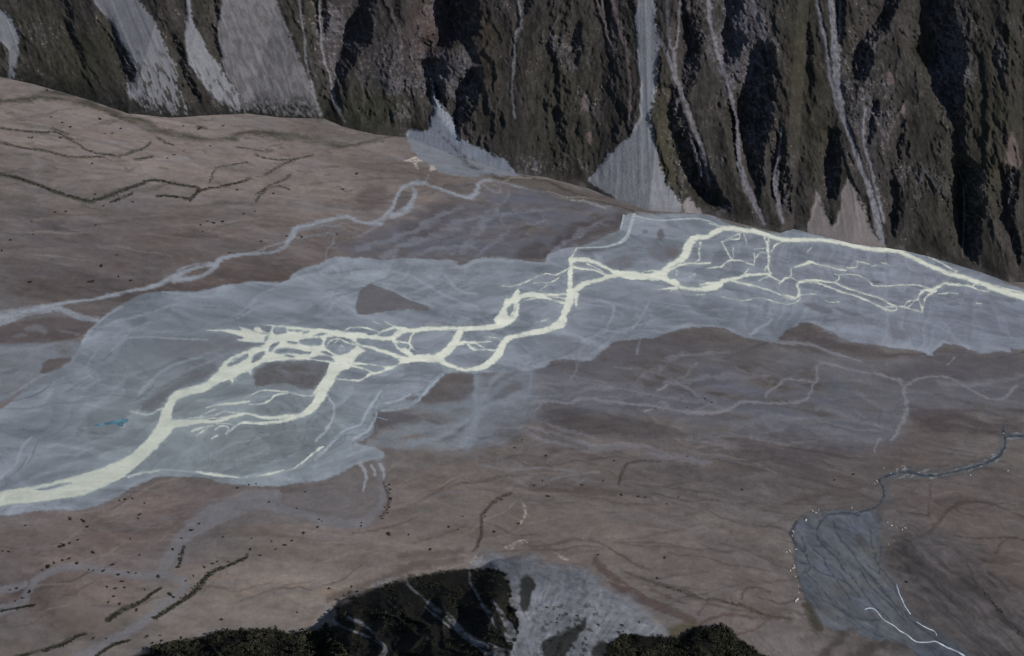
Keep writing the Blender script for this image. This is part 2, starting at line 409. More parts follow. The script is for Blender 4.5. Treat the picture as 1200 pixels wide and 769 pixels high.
S.col += (silt - S.col) * ws[..., None]
KEEP = S.col.copy()
# a second, thinner lobe of silt under the bed
L(S.poly("437,505 445,492 470,497 500,490 530,482 546,468 556,440 575,436 602,438 612,446 590,452 574,465 568,480 563,500 553,515 542,526 525,531 500,527 475,525 452,528 440,520", 1.0), (117, 124, 129), .95, 1.1, np.clip(.92 + .1 * swirl3, .5, 1))
LINE = []
def seam(strs, c, op, soft=1.1, scale=1.0): LINE.append((strs, c, op, soft, scale))
seam(["519,437,1 508,445,1.4 498,459,1.6 484,473,1.6 468,481,1.5 448,482,1.2", "447,458,1.2 438,472,1.5 427,487,1.6 420,498,1.7 402,506,1.5 390,516,1.8 378,528,2.2 368,537,1.6", "441,484,1 438,494,1.2 428,505,1.2 414,515,1", "480,462,1 466,470,1.2 452,474,1", "384,462,1 392,475,1 390,490,1.2 380,505,1.2 368,515,1"], (162, 170, 176), .9)
seam(["148,559,1 168,554,1.4 190,551,1.2 210,551,1 230,553,1.4 255,557,1.6 275,559,1.4 300,558.5,1.2 322,554.5,1.5 338,550,1.2 354,543,1.4 370,531,1.5 382,522,1.4"], (160, 168, 171), .75)
seam(["556,437,1.6 557,455,2 557,470,2 556,482,2.5", "590,435,3 576,447,3 566,464,3 557,480,3", "622,454,1.6 592,468,2.4 570,476,2.6 558,484,3", "556,484,3 552,505,4 540,522,4", "548,490,2 530,503,2.4 505,516,3 480,520,4"], (128, 134, 140), .75, 2)
seam(["443,485,.7 441,497,.8 431,508,.9 414,520,.8", "153,395,.6 141,404,.9 130,415,.9 120,425,.6", "179,451,.6 170,459,.8 160,466,.5", "62,451,.6 42,464,.9 10,473,.6", "105,443,.6 92,453,.7 78,461,.5", "700,385,.6 693,392,.7 684,395,.5", "750,383,.6 742,388,.6 735,390,.5", "757,380,.5 752,385,.6", "694,403,.5 688,407,.7", "30,535,.8 22,549,1 10,560,.8", "48,515,.6 40,528,.8 30,545,.6", "388,460,.5 382,475,.6", "300,508,.5 290,520,.7", "358,508,.5 352,518,.8"], (78, 82, 88), .7, .9)
seam(["235,418,1.2 205,427,1.4 186,437,1.6 172,450,1.6 160,463,1.2", "240,397,.8 200,396,1 160,395,1.2 146,400,1.2 132,412,1.2", "0,468,1 20,459,1.4 48,442,1.4 70,430,1.2 88,421,1.2 98,405,1.2 108,388,1.2 122,372,1.2 142,358,1", "190,342,.8 220,345,1 250,350,1.2", "0,560,2 15,545,2 26,525,2 38,512,1.6", "300,332,1 330,333,1.2 352,325,1.2 372,320,1", "560,309,1 575,305,1 600,306,1", "640,304,.8 650,297,.8", "520,322,1 540,340,1.2 560,345,1", "440,315,1.2 480,322,1.4 520,345,1.4 560,360,1.2", "700,350,1 720,360,1.2 715,378,1.2 705,390,1", "760,355,1 752,372,1.2 742,385,1", "905,375,1 890,385,1.6 878,392,1.6"], (144, 151, 158), .75, 1.3)
seam(["600,330,2 640,335,2 650,345,2", "520,330,2 505,345,3", "820,350,2 860,362,2.4 900,365,2", "960,350,1 1000,356,1.4 1040,372,1.4 1080,380,1.2", "1100,370,1.2 1140,372,1.4 1180,366,1.2", "840,300,1 850,320,1", "480,372,2 500,376,2 520,372,1.6"], (104, 109, 117), .5, 2.2)
# paler rim along the bed's outline
rim = np.exp(-((d_silt + 2.5) / 2.2) ** 2) * np.clip(0.4 + .4 * swirl2, 0, 1)
tint((142, 148, 154), .45 * rim)

threads(90, (-60, 560, 320, 560), -.32, (40, 160), 1.2, ((136, 143, 150), (104, 110, 116), (130, 136, 142)), .5, 2.0)
threads(60, (520, 1180, 280, 400), .06, (40, 150), 1.2, ((134, 140, 149), (106, 111, 120), (128, 134, 143)), .45, 1.8)
S.col[:] = np.where((ws > .5)[..., None], S.col, KEEP)
# darker bars inside the bed
for st, c, op, so in (
    ("195,400 235,397 280,398 308,404 285,410 260,413 235,417 210,420 190,412", (102, 102, 106), .8, 5),
    ("120,420 160,400 210,400 200,425 160,440 125,445", (112, 117, 121), .5, 9),
    ("162,478 178,462 205,447 228,434 253,428 254,432 243,443 222,450 205,456 195,466 188,478 176,482", (92, 91, 95), .85, 3),
    ("299,436 312,427 330,424 360,423 378,425 386,428 380,442 374,454 356,456 340,449 320,449 302,454 298,446", (88, 85, 85), .95, 1.6),
    ("318,452 340,448 362,452 352,460 330,458", (108, 112, 116), .5, 5),
    ("704,316 712,306 730,300 745,304 740,312 720,318", (96, 94, 98), .7, 4),
    ("757,292 765,287 786,286 797,292 796,302 780,307 765,303", (98, 98, 103), .8, 3),
    ("784,290 796,288 800,296 794,304 785,302", (92, 84, 78), .5, 3),
    ("771,270 777,267 780,275 775,281 770,279", (88, 85, 87), .8, 2),
    ("752,270 757,269 758,272 753,272", (92, 92, 96), .7, 1.5),
    ("678,293 692,291 707,293 700,295 688,296", (88, 84, 87), .8, 1.2),
    ("698,283 712,276 728,276 722,284 706,287", (104, 108, 110), .7, 4),
    ("940,356 958,356 972,361 972,367 958,366", (92, 92, 98), .8, 2.5),
    ("975,359 990,362 1008,368 1000,370 985,365", (92, 92, 98), .7, 2),
    ("980,370 1000,368 1020,374 1012,380 990,378", (94, 94, 100), .6, 4),
    ("1042,384 1062,388 1065,396 1050,400 1040,394", (97, 97, 102), .6, 4),
    ("1019,329 1026,329 1034,331 1026,332", (86, 86, 91), .9, 1),
    ("505,436 516,433 522,438 514,446 505,445", (98, 104, 112), .5, 3),
    ("437,485 447,482 468,483 487,487 475,494 455,500 441,500", (84, 80, 82), .85, 3),
    ("465,489 485,488 494,493 480,498", (86, 82, 84), .7, 2),
    ("496,492 510,493 519,498 508,498", (80, 77, 80), .8, 1.5),
    ("490,503 505,502 516,506 503,511", (86, 83, 85), .8, 2.5),
    ("508,518 525,511 532,513 522,520", (86, 84, 86), .8, 3),
    ("534,506 540,500 545,503 541,511", (86, 83, 86), .6, 2),
    ("475,468 498,462 508,447 524,438 550,438 556,450 552,462 520,470 500,476", (86, 81, 80), .9, 3.5),
    ("570,460 582,446 600,440 610,450 600,462 580,468", (88, 85, 88), .7, 5),
    ("-20,381 20,378 60,371 90,372 114,377 108,386 90,396 60,400 20,404 -20,407", (86, 79, 79), 1, 1.6),
    ("49,432 55,423 68,421 86,421 78,428 62,436 50,440", (88, 80, 79), 1, 1.6),
    ("0,437 10,434 20,432 10,440", (90, 86, 88), .7, 3)):
    L(S.poly(st, 0.8), c, op, so, np.clip(0.92 + .14 * swirl2 + .14 * swirl3, 0.3, 1.05))
for a_ in LINE: L(S.lines(a_[0], .8, a_[4]), a_[1], a_[2], a_[3], np.clip(.82 + .16 * swirl3 + .1 * S.edge_s, .3, 1))
L(S.poly("-40,407 20,403 60,402 96,400 98,410 90,421 70,431 50,442 20,459 0,472 -40,490", 1), (112, 117, 123), .9, 2.2, np.clip(.85 + .15 * swirl3, .4, 1))
L(S.poly("49,432 55,423 68,421 86,421 78,428 62,436 50,440", .8), (88, 81, 80), .95, 1.2)
L(S.poly("2,438 14,434 24,433 12,440", 1), (92, 90, 92), .7, 2)
L(S.lines(["30,386,3 44,384,4 52,389,3", "15,394,1 30,393,1.4", "70,388,1 96,390,1.4"], 1.4), (110, 112, 116), .6, 2)
# far old channels, paler than the ground round them
DRY = (135, 140, 147)
L(S.lines(["0,374,8 30,366,6.5 60,358,2.4 100,351,2.0 150,342,1.8 185,334,2.6 205,324,4.5 225,316,2.5 240,311,1.6 252,311,2.6 261,303,3.2 280,299,2.6 300,297,1.6 328,293,1.4 338,283,2.6 345,272,3.2 355,265,3 380,258,2.4 402,253,2.4 415,258,1.8 430,261,2 445,259,2.6 455,249,2.6 466,230,1.6 480,217,2.6 495,214,2.2 510,220,1.6 530,226,1.6 548,231,2.6 558,224,3 562,213,1.8 575,211,1.3 595,215,1 620,221,1 650,228,.9 690,240,1 715,244,1",
           "484,217,2 488,231,2.6 476,246,4 460,252,3.6", "205,329,4 232,325,2 246,319,2 254,312,3", "15,371,5 50,363,3.2 70,362,2.4 98,371,2.4 117,375,3", "207,318,2 222,311,1 252,311,1.2",
           "-320,400,12 -60,384,9 0,374,8"]), DRY, .85, 1.3, np.clip(.9 + .12 * swirl3 + .1 * fine, .5, 1.05))
L(S.lines(["0,374,3 30,366,2.5 60,358,1 150,342,.8 185,334,1 205,324,1.8 225,316,1 252,311,1 261,303,1.4 280,299,1 338,283,1 345,272,1.4 355,265,1.2 380,258,1 402,253,1 430,261,.8 455,249,1.2 466,230,.8 480,217,1.2 495,214,1 530,226,.8 548,231,1.2 558,224,1.2 562,213,.8", "488,231,1 476,246,1.4 460,252,1.2", "205,329,1.4 232,325,.8 254,312,1"], 1), (150, 156, 162), .6, 1.0, np.clip(.75 + .3 * S.edge_s, 0, 1))
L(S.lines(["340,275,1 360,268,1.4 380,264,1.6 392,266,1.2 402,262,1", "347,279,1.2 370,276,1.2 390,275,1 388,285,.8 380,300,.8", "563,214,2 572,222,1.4 584,224,1.2 586,218,.8 575,216,.8", "440,262,2 432,270,1.4 415,276,1",
           "502,206,1 500,214,1", "0,412,3 40,408,3 70,402,2"]), (122, 124, 130), .7, 1.5)
L(S.lines(["445,302,3 480,284,3 520,272,3 545,262,3 562,258,3 600,250,2 640,246,2", "420,290,4 470,276,3 500,262,3 540,245,2", "597,222,1.4 582,237,1.4 566,250,1.4 556,262,1.4", "590,268,1.2 584,256,1.2 602,246,1.2", "455,305,1.2 470,290,1.4 490,283,1.4 520,275,1.6 538,270,1.4 541,262,1.2 556,262,1.2", "480,276,1.2 500,265,1.2 516,261,1.2", "530,300,1.2 541,290,1.4 560,285,1.4 588,280,1.2", "560,300,2 580,285,2 600,270,1.4 640,262,1.4", "650,292,2 690,270,2 716,256,2", "540,298,2 560,275,3 575,250,3 590,228,2", "480,300,2 520,290,3 560,292,2"], 2), (116, 118, 126), .75, 2.0, np.clip(.8 + .2 * swirl3, .2, 1))
L(S.lines(["557,440,4 559,470,5 556,500,6 546,525,5", "560,482,4 600,471,3 622,462,2", "560,478,5 580,456,4 600,444,4 622,438,5", "437,520,6 480,522,8 530,522,8 550,505,7", "450,512,8 490,505,7 530,500,5 556,478,5", "556,470,4 520,476,4 480,474,3"], 1.6), (122, 129, 136), .6, 4)
L(S.lines(["600,475,2 640,471,2 665,474,2 680,469,2 700,470,1.6 730,473,1.6 762,477,1.4 780,478,1.6 800,481,2 820,484,2.4 840,484,2.4 858,479,2 868,472,2 885,472,1.6 900,474,1.4 925,473,1.2 942,471,1.2 948,464,1.2 955,449,1.4 956,432,1.4 963,426,1.4 980,428,1.4 1000,434,1.4 1025,437,1.2 1050,443,1.2 1062,450,1.4 1080,443,1.2 1100,440,1 1115,443,1 1140,457,1 1160,466,1.2 1175,466,1.2 1190,453,1.6",
           "898,466,1.4 910,452,1.4 920,445,1.2 935,447,1.2 952,448,1.4", "900,400,2 925,402,2.4 955,406,2 978,414,2 1010,424,1.4", "768,476,.8 773,472,.8 785,478,.8", "752,484,.7 762,482,.7", "1062,450,1.4 1060,475,2 1052,500,2.4 1042,515,2", "1024,530,1 1030,515,1.2"], 1.2), (122, 121, 126), .8, 1.4)
L(S.lines(["600,500,3 640,515,4 680,524,5 710,526,5 740,522,4 780,532,3 830,540,2", "622,460,3 650,452,3 680,450,2", "640,398,4 672,400,2 680,425,2", "660,470,2 690,455,3 740,450,3 780,430,3 800,415,2", "745,465,3 800,445,3 850,440,3 900,448,2", "860,500,4 920,495,4 980,510,4 1020,520,3", "780,465,2 820,468,2 880,490,2 920,508,2", "640,495,2 660,505,3 700,512,2", "1000,460,2 1040,480,3 1060,470,2", "960,480,3 1000,492,3 1040,500,2", "1100,450,3 1160,446,3 1210,436,3"], 2), (114, 113, 118), .65, 2.4, np.clip(.8 + .2 * swirl3, .2, 1))
L(S.lines(["560,506,1 600,500,1.4 626,503,1.6 660,513,1.8 700,522,1.8 740,520,1.6 782,527,1.2", "700,452,1 730,457,1.2 772,465,1.2 820,472,1.2", "742,450,1 776,425,1.4 802,418,1.4 852,412,1.2", "780,449,1 802,440,1.2 816,425,1", "660,440,1 700,446,1.2 752,452,1.2", "622,462,1 632,452,1.2 645,450,1", "600,498,.8 600,490,1", "640,473,.8 630,480,1 626,490,1", "880,512,1 920,520,1.2 960,518,1", "960,495,1 1000,503,1.2 1030,505,1", "860,430,1 880,440,1.2 900,440,1", "1000,480,1 1030,500,1.2", "720,430,1 760,436,1.2 800,450,1.2 830,470,1", "560,545,1 600,552,1.2 640,548,1.2 680,556,1", "600,560,1 625,570,1.2 660,560,1.2 700,552,1.2", "690,560,1 670,572,1.2 640,570,1"], 1.2), (118, 116, 119), .7, 1.4, np.clip(.8 + .2 * swirl3, .2, 1))
L(S.lines(["768,456,.5 776,454.6,.8 783,451,.6", "752,484,.5 759,482.6,.8 764,480,.6", "1110,428,.6 1120,420,.6"], 1), (150, 148, 148), .6, .9)
L(S.lines(["640,497,1 662,493,1.6 682,490,1.6 702,493,1.6 752,495,1.6 790,503,1.8 802,516,1.4", "560,516,1 590,508,1.4 606,504,1.2", "620,506,1 650,516,1.6 690,526,1.6", "730,476,1 752,480,1.4 766,480,1", "1005,494,1 1015,492,1.4 1022,495,1", "1030,480,1 1028,496,1", "1040,483,1.6 1060,476,2 1100,482,2 1150,480,1.6 1190,492,1.4", "1095,460,1.4 1120,466,2 1150,476,1.6"], 1.2), (70, 65, 65), .6, 2, np.clip(.8 + .2 * swirl3, .2, 1))
L(S.lines(["622,437,1.4 622,450,1.6 618,460,2", "676,424,.8 674,436,.9 668,446,.8", "750,396,.8 746,415,2"], .6), (120, 124, 131), .6, 1.2)
# lower left dry channel
L(S.lines(["-60,722,7 0,716,6 25,708,6 34,694,5 50,675,4.5 75,665,4.5 100,664,4.5 130,671,4.5 160,675,4.5 184,672,4.5 194,656,5 203,641,6 224,622,9 256,602,12 290,588,12 320,582,9", "-60,704,6 0,693,5 30,684,4", "300,592,7 340,600,5 380,612,5 420,615,5 440,603,5 450,584,4 450,562,4 448,545,5", "184,672,3 215,682,4 200,702,4 168,728,5 130,752,5 90,775,6"], 1.1), (109, 108, 111), .85, 2.2)
L(S.lines(["425,543,2 430,556,2 428,575,1", "437,545,1.2 441,556,1.5", "448,546,2.2 452,560,1"]), (150, 155, 160), .7, 1.2)
L(S.lines(["0,648,2 40,642,2 70,642,1.5 90,630,1.5", "200,582,2 225,575,1.5 245,566,1.5", "470,590,1 500,600,2 530,590,2 560,575,2", "480,640,1 520,615,2 550,605,2 600,590,2", "800,560,3 860,575,3 900,590,2 940,575,2", "640,600,3 720,610,3 800,600,3"], 2), (104, 99, 98), .45, 2.5)

# old river lines grown with dark scrub
GRN = (56, 57, 48)
L(S.lines(["0,120,3 30,118,4 60,111,5 100,117,4 140,137,5 170,148,5 200,157,4 250,164,4 290,156,3 330,160,3.4 380,170,3.4 405,173,2.6 430,168,2.4 462,159,2", "150,142,3 185,158,3 230,166,2 275,162,2", "-320,80,5 -100,105,5 0,120,4"], 1.5), (56, 55, 46), .9, 2.6, np.clip(.8 + .25 * swirl3, .3, 1))
G_MAIN = ["-100,185,2 0,204,1.9 20,208,1.9 45,217,1.9 75,227,1.9 100,234,2.3 115,233,1.7 130,229,2.1 145,223,1.9 165,215,1.9 178,211,1.7 195,213,1.7 215,217,1.5 232,220,1.7 226,229,2.1 222,235,1.3", "226,228,1.5 240,221,1.5 265,217,1.3 285,212,1.5 291,208,1.7", "183,230,1 200,230,1 222,233,1.2", "130,237,1 142,232,1.2 155,226,1"]
G_FAR = ["0,168,1.2 20,172,1.2 55,178,1.5 75,182,1.3 100,184,1.2 122,183,1", "0,150,.9 45,155,1.1 65,155,1 85,165,1.2 105,177,1.3 135,182,1.3 150,180,1.2 165,175,1.2 177,167,1.2", "245,213,1 250,200,1 256,195,.8 290,190,.6", "158,186,1 180,184,1", "60,150,.7 80,158,.7", "300,236,1 310,224,1.2 325,218,1.2 340,222,.8", "310,205,.8 330,194,1 345,187,1 366,182,1", "300,228,1 320,215,1.2 340,205,1", "278,172,.8 300,176,.8 320,176,.8", "185,163,.9 205,171,.8", "240,150,.8 230,148,1.4", "300,182,.8 320,187,.8 350,186,.6"]
G_LOW = ["180,725,2 200,712,2.2 225,695,2.6 245,672,2.6 264,664,1.4 285,655,1.6 289,651,1.6", "25,769,1.3 70,757,1.6 90,746,1.2 100,743,1", "108,772,1.2 130,757,1.4 152,750,1", "125,728,2 145,714,3.4 165,705,1.6 188,688,1.2", "0,716,1 40,709,1", "-40,792,2 25,769,1.4", "215,640,1 208,665,1.2"]
for g, c in ((G_MAIN, GRN), (G_FAR, (60, 60, 52)), (G_LOW, (54, 54, 46))):
    L(S.lines(g, .8), c, .92, 1.2, np.clip(.95 + .15 * fine, .4, 1))
for k in range(70):
    x = rng.uniform(0, 470); y = rng.uniform(135, 225) + (x - 200) * .05; ln = rng.uniform(5, 20)
    L(S.lines([f"{x},{y},.35 {x+ln*.5},{y+rng.uniform(-1,2)},.6 {x+ln},{y+rng.uniform(-1,3)},.35"]), (66, 64, 57), .6, .9)
L(S.lines(["600,578,1.4 578,588,1.6 566,604,1.6 563,625,1.8 558,640,1.8 553,646,1", "452,565,1.2 457,590,1.3 448,607,1", "735,548,1 728,556,1.6 726,566,1.4", "730,550,1 745,541,1 775,541,.8"]), (58, 50, 47), .85, 1.6)
L(S.lines(["735,672,1 775,685,2 800,694,1.8 820,702,1.6 850,705,2 880,714,2.2 902,722,2.4 930,724,1.6", "867,702,1 872,690,1 886,687,1 901,692,1", "800,692,1 812,700,1.6"]), (70, 64, 57), .8, 1.4)
L(S.lines(["620,640,1 680,632,1 710,640,1 735,655,2 760,668,1.4", "700,655,4 722,682,5 750,700,6 790,716,5 812,726,4", "820,730,2 845,720,2 880,722,1.6 900,726,1", "850,746,1.4 880,740,1.6 895,728,1.4", "765,690,1 790,700,1.6 806,706,1.4", "818,718,1.6 826,704,1.4"], 1.5), (74, 60, 57), .7, 2)
L(S.lines(["625,570,4 680,575,5 715,577,4", "640,566,1 700,572,1 760,582,1", "470,655,4 510,652,5 540,645,3", "390,700,5 440,682,4 490,665,5 540,655,3"], 1.5), (74, 66, 62), .6, 3)
L(S.lines(["1088,604,.8 1091,585,.8 1093,568,1", "1050,600,1 1088,604,1", "1085,628,3 1110,600,2 1130,590,2 1170,592,1 1210,612,1", "1118,629,1 1150,632,1.2 1180,630,1.2 1210,637,1.4", "1165,650,1 1180,632,1"], 1.2), (66, 60, 56), .75, 1.5)
L(S.lines(["1135,660,1 1150,690,1.4 1172,716,1.6 1190,736,1.8 1215,765,2"]), (52, 48, 47), .8, 1.4)
# alluvial cone: runnels down the dark brown slope
al, ac = .75 * S.U + .66 * S.V, -.66 * S.U + .75 * S.V
run_n = nz(fbm(ac / 7 + .3 * n2[0], al / 75, 131, 4, .6)); run_w = nz(fbm(ac / 22 + .3 * n2[1], al / 160, 133, 3, .6))
in_cone = sstep(14, -14, S.poly("1040,640 1080,622 1130,640 1180,690 1230,760 1230,800 1150,800 1110,748 1070,710 1046,670", 2) + 6 * swirl3)
S.col += (alb((74, 71, 72)) - S.col) * (.55 * in_cone)[..., None]
S.col *= (1 + in_cone * (.13 * run_n + .12 * run_w))[..., None]

L(S.lines(["1290,500,4 1215,511,5 1180,514,4 1176,526,4 1170,535,5 1150,545,5 1118,553,5 1090,557,4 1062,554,5 1040,558,5 1032,566,4 1036,580,4 1028,594,5"], 1.3), (84, 87, 90), .9, 1.8, np.clip(.7 + .3 * fine, 0, 1))
L(S.lines(["1062,548,1 1080,553,1 1118,549,1.4 1140,543,1.2 1160,537,1.2", "1050,560,1 1080,562,1 1120,558,1 1150,550,1.2 1182,552,.8"], 1.5), (56, 56, 54), .6, 1.4, np.clip(.6 + .4 * S.edge_s, 0, 1))
L(S.lines(["1120,551,1 1132,549,1.4 1140,545,1", "1182,512,1.4 1192,514,1.4 1200,511,1.4"], 1.2), (126, 130, 132), .7, 1.2, np.clip(.6 + .4 * S.edge_s, 0, 1))
for k in range(34):  # glints off the stream, painted into the ground colour as short pale dashes
    x = rng.uniform(1035, 1200); y = np.interp(x, [1035, 1060, 1100, 1140, 1172, 1178, 1182, 1200], [558, 553, 557, 548, 535, 524, 512, 511]) + rng.normal(0, 3)
    L(S.lines([f"{x:.1f},{y:.1f},.5 {x+rng.uniform(2,6):.1f},{y-rng.uniform(0,1.5):.1f},.5"]), (140, 142, 144), .8, .8)
# ---- blue-grey alluvial fan, lower right
FAN = "933,628 936,614 946,605 962,600 980,597 1002,600 1022,597 1031,600 1034,612 1031,622 1034,640 1033,655 1040,668 1048,680 1056,697 1066,715 1086,733 1110,748 1136,768 1170,800 1110,800 1076,768 1052,757 1020,749 1000,742 978,740 958,728 947,708 937,685 931,655"
d_fan = S.poly(FAN, 0.8)
fan = alb((83, 86, 91)) * (1 + .09 * run_n + .08 * run_w + .05 * fine)[..., None] * (1 + .04 * hue * np.array([1, .3, -1]))
d_fan = d_fan + .8 * S.edge_s
S.col += (fan - S.col) * sstep(1.6, -1.6, d_fan)[..., None]
L(S.lines(["948,603,1 936,613,1.4 932,628,1.6 933,645,1.6 931,658,1.4 937,685,1.2 946,706,1.4", "1000,599,1 980,596,1 962,599,1"], 1.2), (56, 58, 60), .7, 1.8, np.clip(.6 + .4 * S.edge_s, 0, 1))
L(S.lines(["936,612,2 930,625,1.6 935,640,1.6 943,646,1.2 942,630,1", "1010,604,1 990,602,1.4 975,603,1.2 962,612,1.4 959,624,1 962,632,1 970,645,1 980,655,1 987,664,.9 1000,680,.8 1010,695,.8 1025,712,.8 1045,731,.8",
           "960,632,.8 968,636,.8 978,645,.8 990,661,.7", "938,657,1 952,662,.9 968,672,.8 985,680,.7 1000,690,.7", "1032,640,.8 1032,672,.9 1018,662,.8", "1005,665,.8 1022,690,.8 1048,715,.7 1065,730,.6", "945,665,.8 946,672,1 960,688,.8 972,702,.7",
           "985,672,.7 990,682,.7 1005,700,.6", "1028,645,.6 1026,655,.8", "935,690,.8 950,700,.7 960,715,.7", "1012,668,.8 1030,685,.8 1042,702,.7", "995,722,.6 1015,728,.6 1032,728,.6", "950,640,.6 965,655,.8 985,690,.8 1000,715,.6", "975,612,.6 985,630,.7 1005,655,.8 1030,690,.7 1060,722,.7", "1020,622,.6 1024,645,.7 1040,675,.7 1062,712,.6", "960,700,.6 985,715,.7 1010,735,.6 1035,748,.6", "1040,690,.6 1075,735,.8 1110,760,.8", "945,650,1 950,665,1 940,672,.8"], .95), (50, 55, 64), .85, 1.0)
L(S.lines(["962,618,.6 975,640,.8 1000,672,.8 1022,700,.7", "990,608,.7 1008,640,.9 1035,682,.8 1060,716,.7", "948,678,.6 968,694,.8 1000,722,.7", "1000,602,1 1020,601,1.4", "955,612,.6 975,606,.9 995,607,.9", "935,640,.6 945,655,.8", "1010,730,.6 1040,745,.8 1075,765,.8"], .9), (106, 112, 120), .6, 1.1, np.clip(.7 + .3 * S.edge_s, 0, 1))
L(S.lines(["1036,645,1.5 1046,672,2 1062,700,2.5 1088,730,3 1125,762,4 1160,795,5"], 2), (80, 82, 87), .6, 4, np.clip(.6 + .3 * fine + .2 * S.edge_s, 0, 1))
L(S.lines(["1018,612,3 1026,630,4 1036,640,3"], 2), (84, 84, 80), .6, 3, np.clip(.6 + .3 * fine, 0, 1))
L(S.lines(["1030,598,4 1034,615,6 1040,630,6"], 2.5), (80, 80, 76), .7, 4, np.clip(.6 + .3 * fine, 0, 1))
L(S.poly("1002,626 1012,628 1016,638 1008,640 1003,633", 1), (66, 66, 66), .7, 3)
L(S.poly("940,705 950,706 955,718 964,738 955,740 944,722", 1), (54, 52, 42), .85, 3)
L(S.poly("915,729 928,712 944,716 948,724 930,731", 1.2), (128, 124, 118), .6, 4, np.clip(.5 + .4 * fine, 0, 1))
L(S.lines(["960,775,6 990,745,5 1010,740,3", "1000,775,8 1030,757,5 1060,762,4"], 2), (62, 57, 54), .7, 4)
# pale gravel spills
for st, op in (("473,188 484,185 488,183 493,186 495,190 490,191 489,196 486,190 478,189", 1), ("503,196 508,193 512,197 504,200", 1), ("583,229 590,226 596,230", .0), ("614,588 618,600 611,614 609,612 614,602", .8),
               ("600,634 612,629 618,633 606,636", .8), ("648,644 660,648 668,655 658,652", .7), ("664,661 674,664 678,667 670,667", .7), ("629,660 640,664 636,666", .7), ("548,660 556,648 564,652 560,664 552,664", .55), ("590,640 598,634 603,640 596,646", .5)):
    L(S.poly(st, 1.6), (165, 158, 149), op, 1.2, np.clip(.55 + .5 * S.edge_s, 0, 1))
L(S.lines(["735,685,1 750,689,1 765,685,.8 775,679,.8", "808,693,.8 818,698,1 824,701,.8", "690,672,1.2 715,680,1 735,688,.8", "850,704,.6 862,706,1.2"]), (132, 125, 118), .6, 1.2, np.clip(.5 + .5 * S.edge_s, 0, 1))
L(S.poly("775,742 792,730 812,728 815,742 800,752 785,756", 2), (74, 68, 50), .8, 5)
L(S.poly("678,664 700,672 705,682 690,680", 2), (78, 72, 58), .6, 4)

L(S.poly("530,186 600,203 690,222 760,247 800,251 740,251 690,240 620,221 575,209 540,202", 1), (84, 78, 72), .75, 4)
L(S.lines(["540,190,.8 580,205,1 610,205,.6", "590,203,.8 640,214,1 700,236,1 740,248,.8", "560,205,.8 600,212,.7"], 1.5), (54, 50, 46), .7, 1)
L(S.lines(["588,214,.7 600,210,.8 622,209,.6", "640,222,.6 670,230,.7 700,234,.6", "668,234,.8 690,240,1 708,246,.8", "600,207,.6 560,201,.6"], 1.5), (138, 134, 128), .7, .9)
L(S.poly("470,150 490,152 540,182 600,202 612,207 585,207 560,206 530,206 500,192 484,174 475,157", 1), (118, 123, 131), .9, 1.6, np.clip(.95 + .1 * fine, .5, 1))
L(S.lines(["512,158,1.6 525,170,2.4 545,187,3.2 562,200,3"], 1.5), (74, 72, 75), .85, 1.5, np.clip(.7 + .35 * fine, 0, 1))
L(S.poly("473,188 484,185.5 488,182 492,186 497,190 491,191 489,198 486,191 478,189.5", .8), (180, 172, 160), .85, 1.0, np.clip(.75 + .4 * S.edge_s, 0, 1))
L(S.poly("503,198 507,194.5 511,198 505,199.5", .6), (168, 160, 150), .8, .9)
# ---- near hills at the foot of the picture: v of their foot, as a function of u
FOOT = P("-300,860 -60,812 60,790 150,770 178,757 215,750 260,741 300,736 325,738 345,742 372,738 384,728 390,714 398,704 415,694 440,688 470,680 500,674 530,669 560,667 580,655 610,652 640,657 690,668 722,690 748,705 768,724 784,744 800,745 815,734 838,734 860,743 888,766 930,800 1000,840 1520,960")
def smooth_u(y, r=9):
    q = np.interp(np.arange(-320, 1540), us, y); kk = np.hanning(4 * r + 1); kk /= kk.sum()
    return np.interp(us, np.arange(-320, 1540), np.convolve(np.pad(q, 2 * r, mode='edge'), kk, 'valid'))
foot_v = smooth_u(np.interp(us, FOOT[:, 0], FOOT[:, 1]), 5)[None, :] + 2.5 * fbm(X / 70, Y / 70, 171, 2)
dep = np.maximum(S.V - foot_v, 0)
NEAR = "393,716 398,703 415,693 440,688 470,680 500,674 530,669 560,667 580,669 592,676 596,690 594,705 602,718 604,745 600,772 640,990 350,990 372,772 376,752 384,738"
d_dark = S.poly(NEAR, 1.2)
d_dark = d_dark + 1.3 * S.edge_s + 1.6 * n2[1]
d_hillL = S.poly("150,774 178,757 215,750 260,741 300,736 325,738 345,742 372,738 384,732 400,760 430,800 480,990 -300,990 -300,860 -60,812", 1.2)
d_hillR = S.poly("706,775 712,757 722,748 738,742 752,744 768,747 782,748 800,746 815,734 838,734 860,743 888,766 960,812 960,990 660,990", 1.2)
d_scree = 2.0 * n2[0] + 1.6 * S.edge_s + S.poly("548,668 560,652 575,648 610,652 640,657 690,668 722,690 748,705 768,724 786,745 786,756 768,760 740,752 720,765 700,800 690,990 600,990 540,800 560,768 585,752 602,742 598,715 592,680 575,669", 1.5)
S.col += (alb((106, 108, 114)) * (1 + .10 * fine + .06 * swirl3 + .07 * S.edge_s)[..., None] - S.col) * (sstep(5, -7, d_scree) * .95)[..., None]
